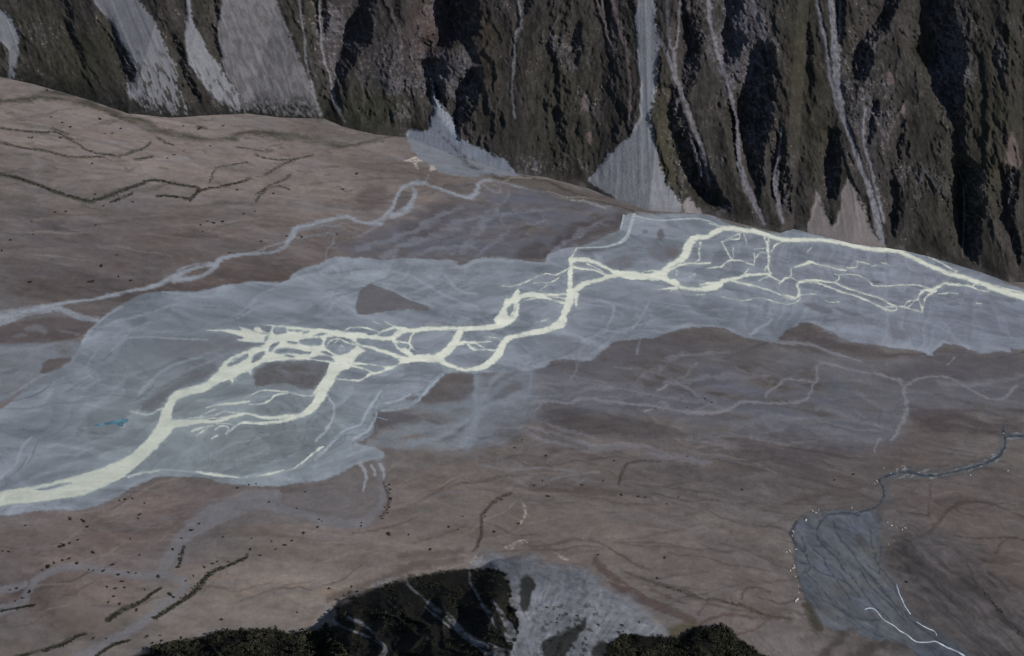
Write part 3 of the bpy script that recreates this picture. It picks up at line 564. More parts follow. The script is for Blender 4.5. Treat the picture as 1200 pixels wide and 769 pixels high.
# runs of pale stones down the scree
ang = np.arctan2(S.U - 630, 860 - S.V)
run = fbm(ang * 30 + .3 * n2[0], S.V / 60, 181, 3, .6) * 1.6
S.col += (alb((146, 150, 158)) - S.col) * (sstep(2, -10, d_scree) * sstep(.1, .8, run) * .5 * (.5 + .5 * sstep(60, 10, np.abs(S.U - 625)))  * sstep(665, 700, S.V))[..., None]
S.col *= (1 - .28 * sstep(2, -10, d_scree) * sstep(.1, .9, -run))[..., None]
veg = 0.5 + .25 * nz(fbm(X / 26, Y / 26, 191, 4, .6))
vegc = alb((25, 26, 24)) * (1 - np.clip(veg, 0, 1))[..., None] + alb((38, 37, 32)) * np.clip(veg, 0, 1)[..., None]
for d in (d_dark, d_hillL, d_hillR):
    S.col += (vegc - S.col) * sstep(1.5, -1.5, d)[..., None]
spots = sstep(.18, .3, fbm(X / 16, Y / 16, 201, 3, .6)) * sstep(690, 720, S.V) * sstep(0, -8, d_scree)
spots *= sstep(1, .2, np.abs(((S.U - 668) - .0 * S.V) / 60))
S.col += (alb((48, 46, 40)) - S.col) * (.85 * spots)[..., None]
d_patch = np.minimum(np.minimum(S.poly("638,750 650,742 665,734 679,724 677,740 668,752 656,770 640,772", 3), S.poly("690,760 705,748 712,756 700,775", 3)), S.poly("603,680 610,675 618,677 623,690 620,700 618,714 611,716 607,700 604,690", 2), S.poly("556,700 575,690 590,712 604,735 600,760 570,740", 3))
S.col += (vegc - S.col) * (sstep(2, -2, d_patch) * .9)[..., None]
bare = S.lines(["474,678,2.5 482,690,1.4 495,700,1.2 508,712,2.2 520,719,2.6 530,727,3 540,738,4 552,748,5 570,758,8 590,772,14", "388,714,6 386,726,7 398,733,2 415,739,1.6 430,746,1.4 445,752,2 452,760,3 446,775,3", "408,722,2 425,730,2.4 440,742,1.6", "548,672,1 552,685,1.2 562,705,1.4 572,722,3", "440,686,4 460,680,4 450,684,4", "575,705,2 590,725,4 600,745,8", "500,712,.8 512,722,.8 530,735,1", "556,690,.6 566,712,.8 580,735,1"], 1.0)
L(bare, (116, 117, 120), .9, 1.1, np.clip(.65 + .3 * fine + .2 * S.edge_s, 0, 1))
L(S.poly("372,736 372,724 386,712 400,704 424,690 412,702 398,716 392,728 386,740", 1.5), (128, 122, 116), .6, 4)
L(S.poly("490,676 470,678 440,686 420,694 408,702 430,693 470,682 520,670 548,664 530,664", 1.5), (122, 112, 102), .5, 3)

# ------------------------------------------------------------------ the river
ru = np.arange(-60, 1290, 0.62); rv = np.arange(222, 606, 0.62)
R = Sheet(ru, rv); R.pad = 9
GR, TR = floor_point(R.U, R.V)
xr, yr = GR[..., 0], GR[..., 1]
R.wu = .55 * nz(fbm(xr / 18, yr / 15, 301, 3)); R.wv = .4 * nz(fbm(xr / 18, yr / 15, 305, 3))
dw = R.poly("-70,606 -70,588 0,576 26,572 50,568 80,560 105,553 120,548 134,542 150,534 160,527 171,516 180,504 186,493 189,483 194,474 199,464 208,457 220,454 240,448 248,441 256,434 262,425 272,418 284,413 297,408 308,404.5 311,402 290,401 277,398.4 286,396 276,393 268,390 256,388.6 243,387.6 260,386 276,387 283,387 280,384 283,383.4 292,386 303,390 312,391.5 316,391 318.5,386 318,382.6 308,381.4 322,381 350,383.3 375,385.5 402,387.7 420,390 430,393 426,399 420,404 424,408 428,411 420,416 415,424 412,430 400,436 390,440 380,455 366,462 378,444 384,436 387,428 384,425 375,423 362,422 350,422.5 330,423 312,425 300,430 296,435 294,440 289,437 278,441 277,447 274.6,444 272,451 269,445 258,449 248,455 237,460 222,463.5 213,467 206,472 202,480 201,490 204,500 200,508 192,517 184,526 175,534 165,543 155,551 146,559 130,567 115,574 100,580 78,584 52,588 26,591 0,594", .5, True)
CH = """300,387,3 350,389,4.6 390,391.5,4.2 420,393.5,3.8 440,396,2.6 458,396.5,2.4 465,392,4 472,388,4.4 480,388.5,3.4 495,386,2.7 520,385,2.6 540,385.5,2.8 560,385,3 578,383,3.5 590,378,5 596,367,5.6 600,356,6 604,348,4.5 607,341,2.2
460,395,2.5 462,398,3.5 466,406,3 473,412,3 481,417,3.4
668,349,6.5 665,360,4.5 660,370,4 658,378,6 650,383,4.5 640,387,3.8 625,390,3.4 612,392.5,3 604,394,2.6 594,398,4 588,406,4.5 583,417,5 573,426,4 562,431.5,3.2 545,433.5,2.6 531,430.5,2.5 521,426,3.2 515,421,5 505,420,5 490,420,4.3 478,422,4 470,423.5,3.4 460,429,3 448,434,2.8 438,438,2.2
540,386,4 537,394,4.6 531,403,4.8 525,411,5 515,418,5.6
533,405,2.4 542,402,2.2 552,402,1.8 562,401,1 576,400.4,.6
548,404,1.8 556,409.6,1.6 570,410,1 583,411.6,1
555,401.5,.9 562,405,.8 568,408.8,.9
568,395.4,.6 580,396,.7 588,399,.8
484,390,1.6 481,396,1.3 480,402,1.2 481,407,1.1 477,414,2
463,400,1 470,401,1 480,402.5,1
481,404,1 484,409,.8 488,411.4,.5
468,405,1 475,410,2.2 482,417,2.6
415,400,3.4 424,405,2.2 440,409.4,2.2 455,414,2.4 470,419.6,3 479,421,4
412,426,1.8 425,426.4,1.4 440,428,1.1 453,430.6,1.4
412,429,1.4 422,431,1.4 432,434.6,1.4 438,438,1.8
391,443.6,.9 405,445.4,.8 420,446,1.1 427,443,1.1 434,438.5,1.4
418,411,6 408,417,7 400,423,9 393,432,8.6 388,442,6.4 381,454,6 375,465,5.8 369,475,5.2 362,482,4.6 352,487,3.3 340,491,2.9 325,494.6,1.9 310,496,1.9 298,496,1.7 285,495.4,1.5 278,498,1.2 272,503,1.1 265,508.6,.8
402,388,.5 411,384.6,.7 424,384,.8 436,386.4,.7 444,389.6,.8
444,390,1 452,387.6,1.3 462,384,2
451,377.4,.5 459,381,1 467,385,2.6 478,388,3
437,377.6,.5 445,379.8,.6
440,394,1.6 447,389,1.3 455,386.4,1.2
198,497,6 212,496,4.6 224,495,4 238,494,2.8 250,495,1.8 262,491.4,2.3 275,487.6,2.3 285,485.6,1.9 294,485.6,1.3 305,489,1.6 320,490,2.1 335,488.6,2.4 345,487,2
222,490.5,.8 240,489,1 255,486,.8 262,482.4,.7 272,483.4,.8 285,485.4,1
238,491,.8 252,490,.6 263,490,.7
234,489,.5 244,483,.5 252,480,.4
242,478.6,.5 250,475.4,.8 262,474,1.1 280,472.4,1.4 292,471,1.6
291,474.2,.7 305,473.6,.8 315,470,1 321,465,1.2 328,462,.9 337,462,.6
285,467,.4 295,463,.7 304,458.6,.9 315,457.5,.8 330,459,1 345,461,1.2 355,463.8,1 365,464,1 373,461,1.6
225,506,1.6 231,503,1.8 240,501,1.5 250,499,.8
230,511,.8 237,506,1.2 243,502,1
248,514.4,1 254,511,1.5
252,504,.7 257,500,.8 264,499.4,.8 268,501.6,.7 266,506,.5
253,497,.5 268,497,.5 274,499,.5
152,482.3,.7 160,483.6,.9 168,486,1 175,486,.9 183,482,.9 191,479,1.4
150,559,1.2 160,556,1 170,554,1.3 180,553,1.3 188,551,.5
227,552.4,.6 240,555,1.5 255,557,2 268,558.6,1.3 280,560,.4
293,558.6,.3 310,557,.9 322,554,1.7 333,551.5,.9
345,549,.5 352,544,1.1 360,538,1.1 368,531,1.4 374,526.5,2 379,523.6,.6
595,354,4.6 591,366,5 583,376,4.6
607,350,3 606,362,2.2 603,372,3.6 594,378,4
604,350,2.4 612,347,2.8 622,345.4,3.2 632,346,2.8 645,345.8,1.9 655,345.4,1.3 666,344,1.6
630,347,2.8 645,350.4,2.2 655,354,1.8 666,356,2
606,356.4,.9 613,352.6,.8 622,351,.9 632,349,1.4
640,347.4,1 652,348.6,.9 664,350.4,1
669,303,2 668.6,315,2.9 668,325,3.2 668,338,3.8 668,349,6.5
669,306,3.6 678,304.6,2.8 690,305.4,2.7 702,310,2.5 715,317,2.4 725,320,3 735,323.5,4
671,312,2.6 680,315,1.5 692,316,1.2 702,319,1.2 713,323.6,1.5
688,309,1.4 700,315,1 708,319.4,.9 715,322.8,1
675,345,3.6 675,357,1.5 675,360,.4
670,344,4 678,337,3.8 688,331.5,2.9 700,329,2.4 712,325,2.6 725,321.6,4 740,323,5 758,324.5,4 772,323.5,5.5 780,318,5 786,311.6,4 796,306,4 803,299,5 806,290,5.4 811,282,4.8 818,278.6,3.4 828,278,3 836,273.4,3.4 845,269,3.3 855,268,3.4 870,270,3 885,271.5,2.9 897,275.5,2.9 910,279.5,2.7 925,281.5,2.7 940,281.5,2.7 955,281.5,2.4 975,283,2.4 995,287,2.8 1015,291.4,2.7 1035,293.4,2.9 1050,293.6,3.3 1060,298,2.7 1075,305,2.6 1090,312,2.7 1110,320,2.8 1130,325.6,2.9 1145,331,3.4 1160,336.5,3.8 1180,343,3.9 1200,348.5,4.2 1240,358,4.5 1330,378,6
831,262,.4 840,264.6,.8 848,267,1.6
1050,292,1 1065,295.8,.7 1078,297.4,.6 1095,304.4,.7 1110,312.4,.8 1121,318.6,1.2
1158,333.4,1 1175,337.6,1 1200,344,1.2 1240,352,1.6
666,315,.9 656,320.6,1.1 650,322.6,.5
652,323,.5 640,321.2,.5 630,324,.5 620,329,.6 610,333,.6 600,335.6,.6 589,335.4,.5
656,325,.4 648,330,.8 643,331.6,.5 626,332,.4
641,334,.3 632,341,.4
634,376.6,.5 640,375,1 645,372,.5
654,376,1 650,377,.6
670,303,1 673,296,.8 675.6,291,.6
753,318,.6 762,317.6,.9 772,318.4,1.4
779,326,4.6 790,331,3.8 797,336,3 806,338,2.4 820,339,2.8 832,337.6,4 842,334.4,4.2 846,330,3 855,328,2.4 865,326,2 873,323.4,1.9 885,322,1.5 903,320.6,1.5
765,340.2,.6 780,338.6,1.1 793,337.4,1.8
786,341,.6 794,338.6,1
783,316,2.6 790,314,1.4 797,310.6,1.8 808,309,1.4 820,309,1.2 832,308.5,1
812,309,.8 818,306,.9 820,302,.9 819,296,.8 820,290,.9 820.6,284,1.4
793,317,.6 792,324,.7 790,330,.8
788,320,.4 786,326,.5
820,334,1 830,332.4,1.5 842,332,2
829,314.6,.5 838,313.4,.9 846,312.6,.9 849,309,.9 856,305.4,1.3 862,305.4,.9 870,306,.7 880,310,.7 884,310.6,.6
857,304,1 852,295,.8 847,286,.7 846,283.6,.6 856,281,.7 866,280,.6 867,275,.5
848,283,.5 858,277.6,.6 868,273.6,.6
872,275,.7 875,286,.4
859,288,.35 859,304,.4
883.6,311,.6 884,303,.7 884,297,.5
885,304,.6 888,299,.8 892,296,.7 898,297,.8
884,292,.4 897,291,.5
896,278,1.6 899,285,1.8 900,295,1.8 901,305,1.5 900,313,1.3 902,320,1.6 903,324,1.3 910,328,.7 915,330.4,.5
902,278,1.1 900,283,1.7
898,312,.5 896,319,.6
904,295,.5 908,288,.9 914,284.4,.8 919,282,.9
913,332.6,.8 920,326.6,1.1 926,324.6,1 927,320,.6 927,315,.5 934,312.6,.9 942,310,1.8 950,307.4,1.9 957,309.4,.7 968,312,.6 980,315.6,.7 991,317.4,.8
926,325,.8 934,329,.4
889,329,.6 898,325,.8 903,323,1
872,322,.9 877,315.6,.8
855,328,1.8 868,332,1.3 885,335.4,1.1 900,340,1.1 915,345.4,1.1 925,347.5,1.1 932,349,1.4 936,346,1.9 936,340,1.7 934,335,1.6 937,331,1.7 945,329.4,1.7 958,329,1.4 970,330.5,1.1 978,331.6,1 990,337,.9 1005,342,.9 1020,346.5,.9 1033,350.5,.9 1044,357,1 1050,359,1.3
916,348.4,.4 926,350.4,.5 933,350.6,.8
945,330,1.6 958,332,1 970,336,1 985,342,1.1 1000,346,1.1 1015,352,1.1 1030,359,1.2 1042,364,1.4 1049,364.4,1.1 1051,360,.9 1060,360,1.1 1070,363.4,1.4 1078,365.4,.9 1080.4,366,.9
1034,362,.6 1040,360,.8 1048,359.4,.9
845,348,.3 858,350.6,.4 870,352.6,.5 890,349.4,.5 910,354.4,.5 920,357,.5
923,357,.4 932,355,.6 938,350,.6
938,346,.6 948,345,.4 956,344.6,.3
978,331,.8 983,327,.8 984,322.6,.7 1002,322,.7 1012,326,.6 1020,331.4,.6 1024,335,.7 1040,335.3,.7 1060,334,.8 1075,334.4,.7 1088,338,.8
978,321.6,.4 984,322.4,.5
1060,361.4,1 1068,358,1 1075,352,1 1078,345,1.2 1084,340,1.9 1092,340,2.4 1100,336,1.9 1108,332,1.6 1112,333,1.9 1125,334.4,1.4 1135,335.4,1.4 1142,338,1 1150,341,.9 1156,341.6,.9 1166,338,1.3
1080.4,366,.9 1081,360,1.1 1083,352,1.2 1088,346,1.4 1096,341,2
1075,351,.7 1078,356,.7 1080,362,.8
1059,360,.6 1063,354,.7 1068,352.4,.5
1070,353,.5 1076,348,.7 1080,344,.9
1140,336,.7 1143,332.6,.8 1148,332,.8
1078,340.4,.5 1084,339,1
1003,306.2,.5 1010,307.6,.6 1018,309.6,.5
992,314.2,.5 999,314.2,.7 1004,312.6,.5 1005,307,.3
1021,312.4,.4 1026,311.6,.7 1031,312,.5
1033,308.4,.5 1037,309.4,.9 1042,311.6,.4
1099,344.4,.4 1108,344,.8 1115,343.4,.6 1122,344.6,.4
967,352.4,.25 975,354.8,.4 983,353.8,.25
945,296.4,.4 948,293.6,.5 951,290.6,.4
1144,355.6,.3 1150,356.4,.4
808,325,.3 815,321,.4
816,346,.3 826,345,.5"""
R.lines(CH.strip().split('\n'), .45, 1.0, dw)
ISL = """265,414 274,413.4 276,415 270,419 265,422 264,418
290,414.5 290,419 283,423.5 273,429 266.5,429.6 268,426 276,420 284,416.6
255,412 261.5,412.6 259,418 257,427 254,424
310,412 309,416 303,422 297,426 294.6,424 299,416 304,412.5
327,401.4 326,404 321,408 317,412 315,411 317,405 322,402
322,412.5 327,409 338,408.3 350,410 358,412 365,412.5 364,415 356,415.4 340,414 327,414.5
335,400 342,400 349,402 345,403 338,402
333,416.4 340,416.6 346,418.4 340,419
315.6,392.6 313,396 311,400.4 310,400 312.4,395
321,385 333,385 335.5,387.5 334,391 322,392
306,384 317,383 316,390 308,388
418.5,397.4 430,397.6 448,398.6 453,401 458,405 465,410 472,414 478,417.5 470,416.4 460,413 446,408.4 432,405 422,403
417,423 424,417.5 434,415 448,416.5 458,419.5 468,423.5 462,428 452,429.5 440,427.4 425,425.4
424,408 431,408.4 438,411 430,410.6
413,427.5 424,428.5 440,430 450,432 446,435 438,436 432,432.5 424,430.5
394,443 400,436 408,432.6 418,432.4 426,434.6 431,437 428,441 424,444 416,445 404,444
382,408 382,399 385,395.6 396,395 406,396.5 413,400.5 417,405 412,410 404,415 396,416 390,413.5
352,399 362,397 374,396.5 378,400 374,404.5 362,404.5 354,403
367,393.6 374,391.4 383,391 376,393
355,389.6 361,388.6 361,390 356,391
338,386.4 345,387.4 340,388
346,387 353,387.6 348,388.6
364,420.5 372,418 382,417.5 389,419.5 391,423 382,422.8 372,422
376,412 382,412 388,415 390,417.4 384,416
405,388.6 412,385.8 424,385.4 436,387.6 443,390.4 440,392.4 432,392.4 424,389.6
447,391 452,388.6 462,387.6 460,391 455,393.6 448,393
465,398 473,391.6 482,390.4 480,395 475,398 468,399.6
466,403 472,404.6 474,408 468,407
466,410 472,414 478,417 470,415.6
601,357.5 601.4,363 597.4,370 594,366.4 596,361
607.6,355 612,351 622,349.6 616,352 610,354.6
648,350.4 655,349.6 663,352.6 655,352.4
656,347 663,346.4 663,348.6
678,311.6 686,311.6 693,315 686,314
692,309 702,312 716,319.6 712,321.6 704,316.6
784,315 790,312 796,309 790,313 785,314.6
783,322 788,319 791,321 788,327 783,325.6
814.6,283 820,283.4 817,284.4
1145,335.4 1152,335.4 1156,338 1150,340.4 1145,338.6
1066,361 1072,354 1077,353 1076,361 1071,362.6
1080,349 1082,350 1083,357 1081,358.6
1043,362.6 1049,360.4 1049,363 1044,363.6
1148,334 1146,333 1150,333
40,574 52,571.6 66,568.6 80,566 84,566 70,570 60,573.4 50,574.6
232,497 244,496.4 238,498
266,495.6 280,489.6 296,487.6 305,491 325,492.6 322,493 300,494.4 285,493.6
897,279.6 899,279.4 899,281.6 897.6,281.6"""
for st in ISL.strip().split('\n'):
    dw = np.maximum(dw, -R.poly(st, .45, True, 8))
arc = R.lines(["383,406,.6 386,400.6,.8 392,397.6,.9 398,397.4,.8 405,401,.7 412,403.4,.7 420,405,.7", "392,402,.5 397,398,.6", "272,424,.9 284,417,.8", "400,405,.4 404,410,.5 398,411,.4", "420,403,.7 412,402,.5"], .4)
dw = np.minimum(dw, arc)
shal = nz(fbm(xr / 40, yr / 26, 311, 4, .6))
dw = dw + .15 * nz(fbm(xr / 9, yr / 8, 315, 2))
deep = sstep(0.8, -1.9, dw + .4 * shal) * np.clip(1.02 - .07 * np.maximum(shal, 0), 0, 1)
# milky film left on the silt beside the channels
ii = np.clip(np.round((S.V - rv[0]) / .62).astype(int), 0, len(rv) - 1); jj = np.clip(np.round((S.U - ru[0]) / .62).astype(int), 0, len(ru) - 1)
dws = np.where((S.V > rv[0]) & (S.V < rv[-1]) & (S.U > ru[0]) & (S.U < ru[-1]), dw[ii, jj], 99)
tint((146, 156, 157), .5 * np.exp(-np.maximum(dws, 0) / 2.2) * np.clip(.55 + .3 * swirl3 + .25 * S.edge_s, 0, 1))

# relief of the near hills and of the flats
k0 = sstep(0, 40, dep) * sstep(6, -10, d_dark)
crest = smooth_u(np.interp(us, [-300, 150, 300, 375, 392, 430, 500, 560, 590, 604, 640, 700, 745, 800, 840, 880, 960, 1520], [40, 20, 34, 14, 0, 20, 70, 118, 138, 110, 60, 34, 24, 44, 52, 36, 20, 0]), 13)[None, :]
D = 2.5 * dep + k0 * (9 * nz(ridged((S.U - .5 * S.V) / 42 + .15 * n2[0], (S.V + .4 * S.U) / 70, 251, 2))) + crest * sstep(0, 45, dep)
k = sstep(0, 40, dep)
D += k * (9 * ridged((S.U + .6 * S.V) / 34, S.V / 90, 211, 3) + 4 * fbm(X / 40, Y / 40, 221, 3)) * sstep(8, -8, np.minimum(np.minimum(d_dark, d_hillL), d_hillR))
D += k * 20 * np.clip(nz(fbm(X / 75, Y / 75, 225, 3)), -1, 1.6) * sstep(4, -14, np.minimum(d_hillL, d_hillR))
D += k * 3 * ridged((S.U + S.V) / 22, S.V / 120, 231, 3) * sstep(4, -8, d_scree)
D += .7 * swirl2 + .5 * swirl3 + .2 * fine - .8 * ws - .6 * dark_marks * ws       # bars and scours, about a metre
cone = sstep(1020, 1230, S.U + .35 * (S.V - 700)) * sstep(600, 800, S.V)
D += 50 * cone + cone * 4 * ridged((S.U - S.V) / 26, (S.U + S.V) / 200, 241, 3)
d_ray = rays(S.U, S.V)
FLOOR = CAM + d_ray * (T0 - np.minimum(D, 0.5 * T0))[..., None]
# the ground runs on under the camera
back = FLOOR[-1:].copy(); back[..., 1] -= 1800; back[..., 2] += 120
nv, nu = S.U.shape
verts = np.concatenate([FLOOR.reshape(-1, 3), back.reshape(-1, 3)])
colr = np.concatenate([S.col.reshape(-1, 3), S.col[-1]])
structure(mesh_from('valley_floor', verts, [grid_faces(nv + 1, nu)], colr, M_floor), 'brown and tan gravel flats of the wide valley')
v, f, c = clip(nv, nu, -d_silt, FLOOR, S.col, 0.25)
structure(mesh_from('silt_bed', v, f, c, M_silt), 'smooth blue grey silt bed on both sides of the pale river')
v, f, c = clip(nv, nu, -d_fan, FLOOR, S.col, 0.25)
structure(mesh_from('alluvial_fan', v, f, c, M_silt), 'blue grey fan of gravel laced with dark runnels')
v, f, c = clip(nv, nu, np.minimum(-d_scree, S.V - 640), FLOOR, S.col, 0.2)
structure(mesh_from('scree_slope', v, f, c, M_scree), 'pale grey scree spilling between two dark hills')
hill = -np.minimum(np.minimum(d_dark, d_hillL), d_hillR)
for d, lab in ((d_dark, 'dark scrub covered spur with thin pale stone runs'), (d_hillL, 'dark wooded hill with a soft rounded top'), (d_hillR, 'dark wooded knoll beside the pale scree')):
    v, f, c = clip(nv, nu, -d, FLOOR, S.col, 0.2)
    structure(mesh_from('hill', v, f, c, M_rock), lab)

# ------------------------------------------------------------------ the river's surface
base = alb((138, 148, 150)); cream = (alb((182, 186, 173)) + sstep(60, 520, R.U)[..., None] * (alb((212, 214, 198)) - alb((182, 186, 173)))) * (1 + .03 * nz(fbm(xr / 90, yr / 40, 321, 4)))[..., None]
wcol = base + (cream - base) * deep[..., None]
WZ = GR.copy()
# the water lies in the bed: follow the bed's own relief, a hand's breadth above it
iu = np.interp(ru, us, np.arange(nu)); iv = np.interp(rv, vs, np.arange(nv))
i0 = np.clip(iv.astype(int), 0, nv - 2); j0 = np.clip(iu.astype(int), 0, nu - 2); fi = (iv - i0)[:, None]; fj = (iu - j0)[None]
DD = D[i0][:, j0] * (1 - fi) * (1 - fj) + D[i0 + 1][:, j0] * fi * (1 - fj) + D[i0][:, j0 + 1] * (1 - fi) * fj + D[i0 + 1][:, j0 + 1] * fi * fj
WZ = CAM + rays(R.U, R.V) * (TR - DD)[..., None]
v, f, c = clip(len(rv), len(ru), -(dw - .35), WZ, wcol, 0.45)
structure(mesh_from('river', v, f, c, M_water), 'cream coloured braided river winding across the grey silt')

def small_water(name, label, lines_, bounds, ca, cb, step=.7, warp=.4, lift=.6, edge=.3, polys=()):
    x0, x1, y0, y1 = bounds
    A = Sheet(np.arange(x0, x1, step), np.arange(y0, y1, step)); A.pad = 5
    g, t = floor_point(A.U, A.V)
    A.wu = 1.1 * fbm(g[..., 0] / 18, g[..., 1] / 15, 401, 3); A.wv = .9 * fbm(g[..., 0] / 18, g[..., 1] / 15, 405, 3)
    d = A.lines(lines_, warp) if lines_ else np.full(A.U.shape, 99.)
    for p in polys: d = np.minimum(d, A.poly(p, warp, True, 8))
    iu = np.interp(A.us, us, np.arange(nu)); iv = np.interp(A.vs, vs, np.arange(nv))
    i0 = np.clip(iv.astype(int), 0, nv - 2); j0 = np.clip(iu.astype(int), 0, nu - 2); fi = (iv - i0)[:, None]; fj = (iu - j0)[None]
    dd = D[i0][:, j0] * (1 - fi) * (1 - fj) + D[i0 + 1][:, j0] * fi * (1 - fj) + D[i0][:, j0 + 1] * (1 - fi) * fj + D[i0 + 1][:, j0 + 1] * fi * fj
    Wp = CAM + rays(A.U, A.V) * (t - dd)[..., None]
    n = np.clip(.5 + 1.2 * fbm(g[..., 0] / 20, g[..., 1] / 16, 411, 3), 0, 1)[..., None]
    cc = alb(ca) * (1 - n) + alb(cb) * n
    v, f, c = clip(len(A.vs), len(A.us), -(d - edge), Wp, cc, lift)
    return structure(mesh_from(name, v, f, c, M_water), label)
small_water('pool', 'small turquoise pool left on the grey silt', ["112,499,.5 120,497.6,.9 130,496,1.5 139,494.6,2 146,493.4,2.2 149,492.6,1", "138,497,.8 141,499,.6", "144,496,.8 143,499.6,.5"], (105, 158, 485, 506), (64, 88, 100), (98, 140, 158))
small_water('side_channel', 'thin pale channel curving through the upper silt', ["675,291,.6 690,290.4,.8 705,290,1 718,287.6,1.4 728,283.6,1.9 735,277,2.2 738,268,2 740.6,259,2 743,252.6,2.2", "743,253,1 760,257,.9 775,258.6,1 800,257,1 818,256.6,1 832,260,.9 842,264.6,.8", "731,253,1.2 729,262,1 727,268,.8"], (665, 850, 246, 296), (140, 150, 155), (170, 178, 177), edge=.1)
small_water('clear_channel', 'narrow clear blue channel along the brown island edge', ["522,436,.5 512,443,1.3 503,449,1.2 497,457,1.2 490,467,.8 478,474,.6", "454,493,.3 441,488,.5 440,480,.8 446,467,1 452,459,.6", "430,497,.8 420,502,1.4 408,505,1.2 396,512,.9 386,520,1"], (378, 530, 430, 526), (116, 128, 136), (132, 146, 154), edge=.1)
small_water('stream', 'dark blue stream winding in to the head of the grey fan', ["1290,500,1.2 1215,511,1.2 1196,511,1.4 1180,512,1 1178,522,1 1172,533,1.3 1160,541,1.4 1146,546,.9 1132,550,1.4 1118,553,.9 1100,557,1.2 1082,557,.9 1062,553,1.3 1048,556,1.1 1038,558,1.1 1031,563,.9 1035,571,.8 1036,582,.9 1030,592,1 1018,598,.9 1000,602,.8", "1178,512,.9 1176,503,.8 1180,498,.6"], (990, 1290, 490, 610), (50, 55, 62), (78, 84, 90), edge=.2, warp=1.6)
small_water('stream', 'white thread of water down the lower side of the grey fan', ["1013,714.4,.3 1020,713,.5 1025,714.6,.4 1030,720,.4 1035,726,.5 1043,731,.4 1050,735.4,.4 1055,740,.5 1063,744,.6 1070,750.6,.6 1078,753,.6 1086,753,.6 1095,752,.6 1104,755.6,.6 1112,760,.7 1122,764,.8 1132,771,.9 1150,784,1"], (1005, 1160, 705, 790), (150, 160, 172), (208, 214, 220), edge=.1, warp=.8)
small_water('stream', 'broken white thread of water down the upper side of the grey fan', ["1050,684,.2 1054,696,.4 1057,703,.5 1061,711,.4 1067,720,.5", "1074,729,.4 1081,733.6,.5 1088,737,.5 1095,740.6,.4 1098,744.6,.3"], (1044, 1106, 676, 752), (150, 160, 172), (205, 212, 218), edge=.1, warp=.8)

# ------------------------------------------------------------------ the mountain wall
MF = P("-420,40 -100,74 0,90 40,99 100,116 150,133 200,138 290,133 330,138 380,139 400,148 440,158 478,161 540,184 600,203 640,208 690,221 720,233 760,247 800,249 830,251 870,263 915,273 930,268 960,276 1000,286 1040,291 1060,294 1100,304 1150,319 1182,331 1200,331 1250,346 1400,392 1620,450")
mu_ = np.concatenate([np.arange(-420, -8, 5.0), np.arange(-8, 1208, 1.0), np.arange(1208, 1620, 5.0)])
mv_ = np.concatenate([np.arange(-330, -6, 5.0), np.arange(-6, 345, 1.0), np.arange(345, 470, 4.0)])
T = Sheet(mu_, mv_)
fp, _ = floor_point(MF[:, 0], MF[:, 1])
order = np.argsort(fp[:, 0]); fx, fy = fp[order, 0], fp[order, 1]
rd = rays(T.U, T.V)
lo = np.full(T.U.shape, 500.0); hi = np.full(T.U.shape, 12000.0)
def over(t):
    x = rd[..., 0] * t; y = rd[..., 1] * t; z = H + rd[..., 2] * t
    s = y - np.interp(x, fx, fy)
    return z - 0.78 * s - 0.00004 * np.maximum(s, 0) ** 2
for _ in range(42):
    mid = (lo + hi) / 2; up = over(mid) > 0
    lo = np.where(up, mid, lo); hi = np.where(up, hi, mid)
TT = (lo + hi) / 2
B = CAM + rd * TT[..., None]
mx, mz = B[..., 0], B[..., 2]
vfoot = np.interp(mu_, MF[:, 0], MF[:, 1])[None, :]
above = vfoot - T.V
lean_s = np.interp(T.U, [-420, 0, 100, 300, 450, 600, 750, 900, 1000, 1200, 1620], [.42, .38, .42, .36, .12, .04, .0, .12, .17, .12, .2])
LX = (T.U - lean_s * (T.V - 120)) * 3.4; LZ = mz           # across the fall line, and up it
LV = -T.V * 3.4                                              # the same, measured along the slope
m1 = [nz(fbm(LX / 190, LZ / 260, 505 + 7 * k, 2)) for k in range(2)]; m2 = [nz(fbm(LX / 40, LZ / 32, 501 + 7 * k, 3, .6)) for k in range(2)]
m3 = [nz(fbm(LX / 12, LV / 12, 503 + 7 * k, 2)) for k in range(2)]
T.wu = .9 * m1[0] + .8 * m2[0] + .45 * m3[0]; T.wv = .9 * m2[1] + .45 * m3[1]
T.edge_s = m3[0]; T.edge_m = m2[0]

# colours of the ground cover
n_big = nz(fbm(LX / 420, LZ / 600, 521, 3)); n_mid = nz(fbm(LX / 62, LZ / 75, 531, 4, .6)); n_fin = nz(fbm(LX / 15, LV / 20, 541, 4, .65)); n_spk = nz(fbm(LX / 9, LV / 10, 551, 2, .7))
olive, brown, grey = alb((52, 50, 46)), alb((54, 51, 50)), alb((84, 82, 87))
t = np.clip(.5 + .3 * n_big + .2 * n_mid, 0, 1)[..., None]
T.col[:] = olive * (1 - t) + brown * t
T.col *= (1 + .11 * n_mid + .11 * n_fin)[..., None]
fall = nz(fbm(LX / 13, LZ / 190, 543, 3, .6))               # faint streaks down the fall line
T.col *= (1 + .07 * fall)[..., None]
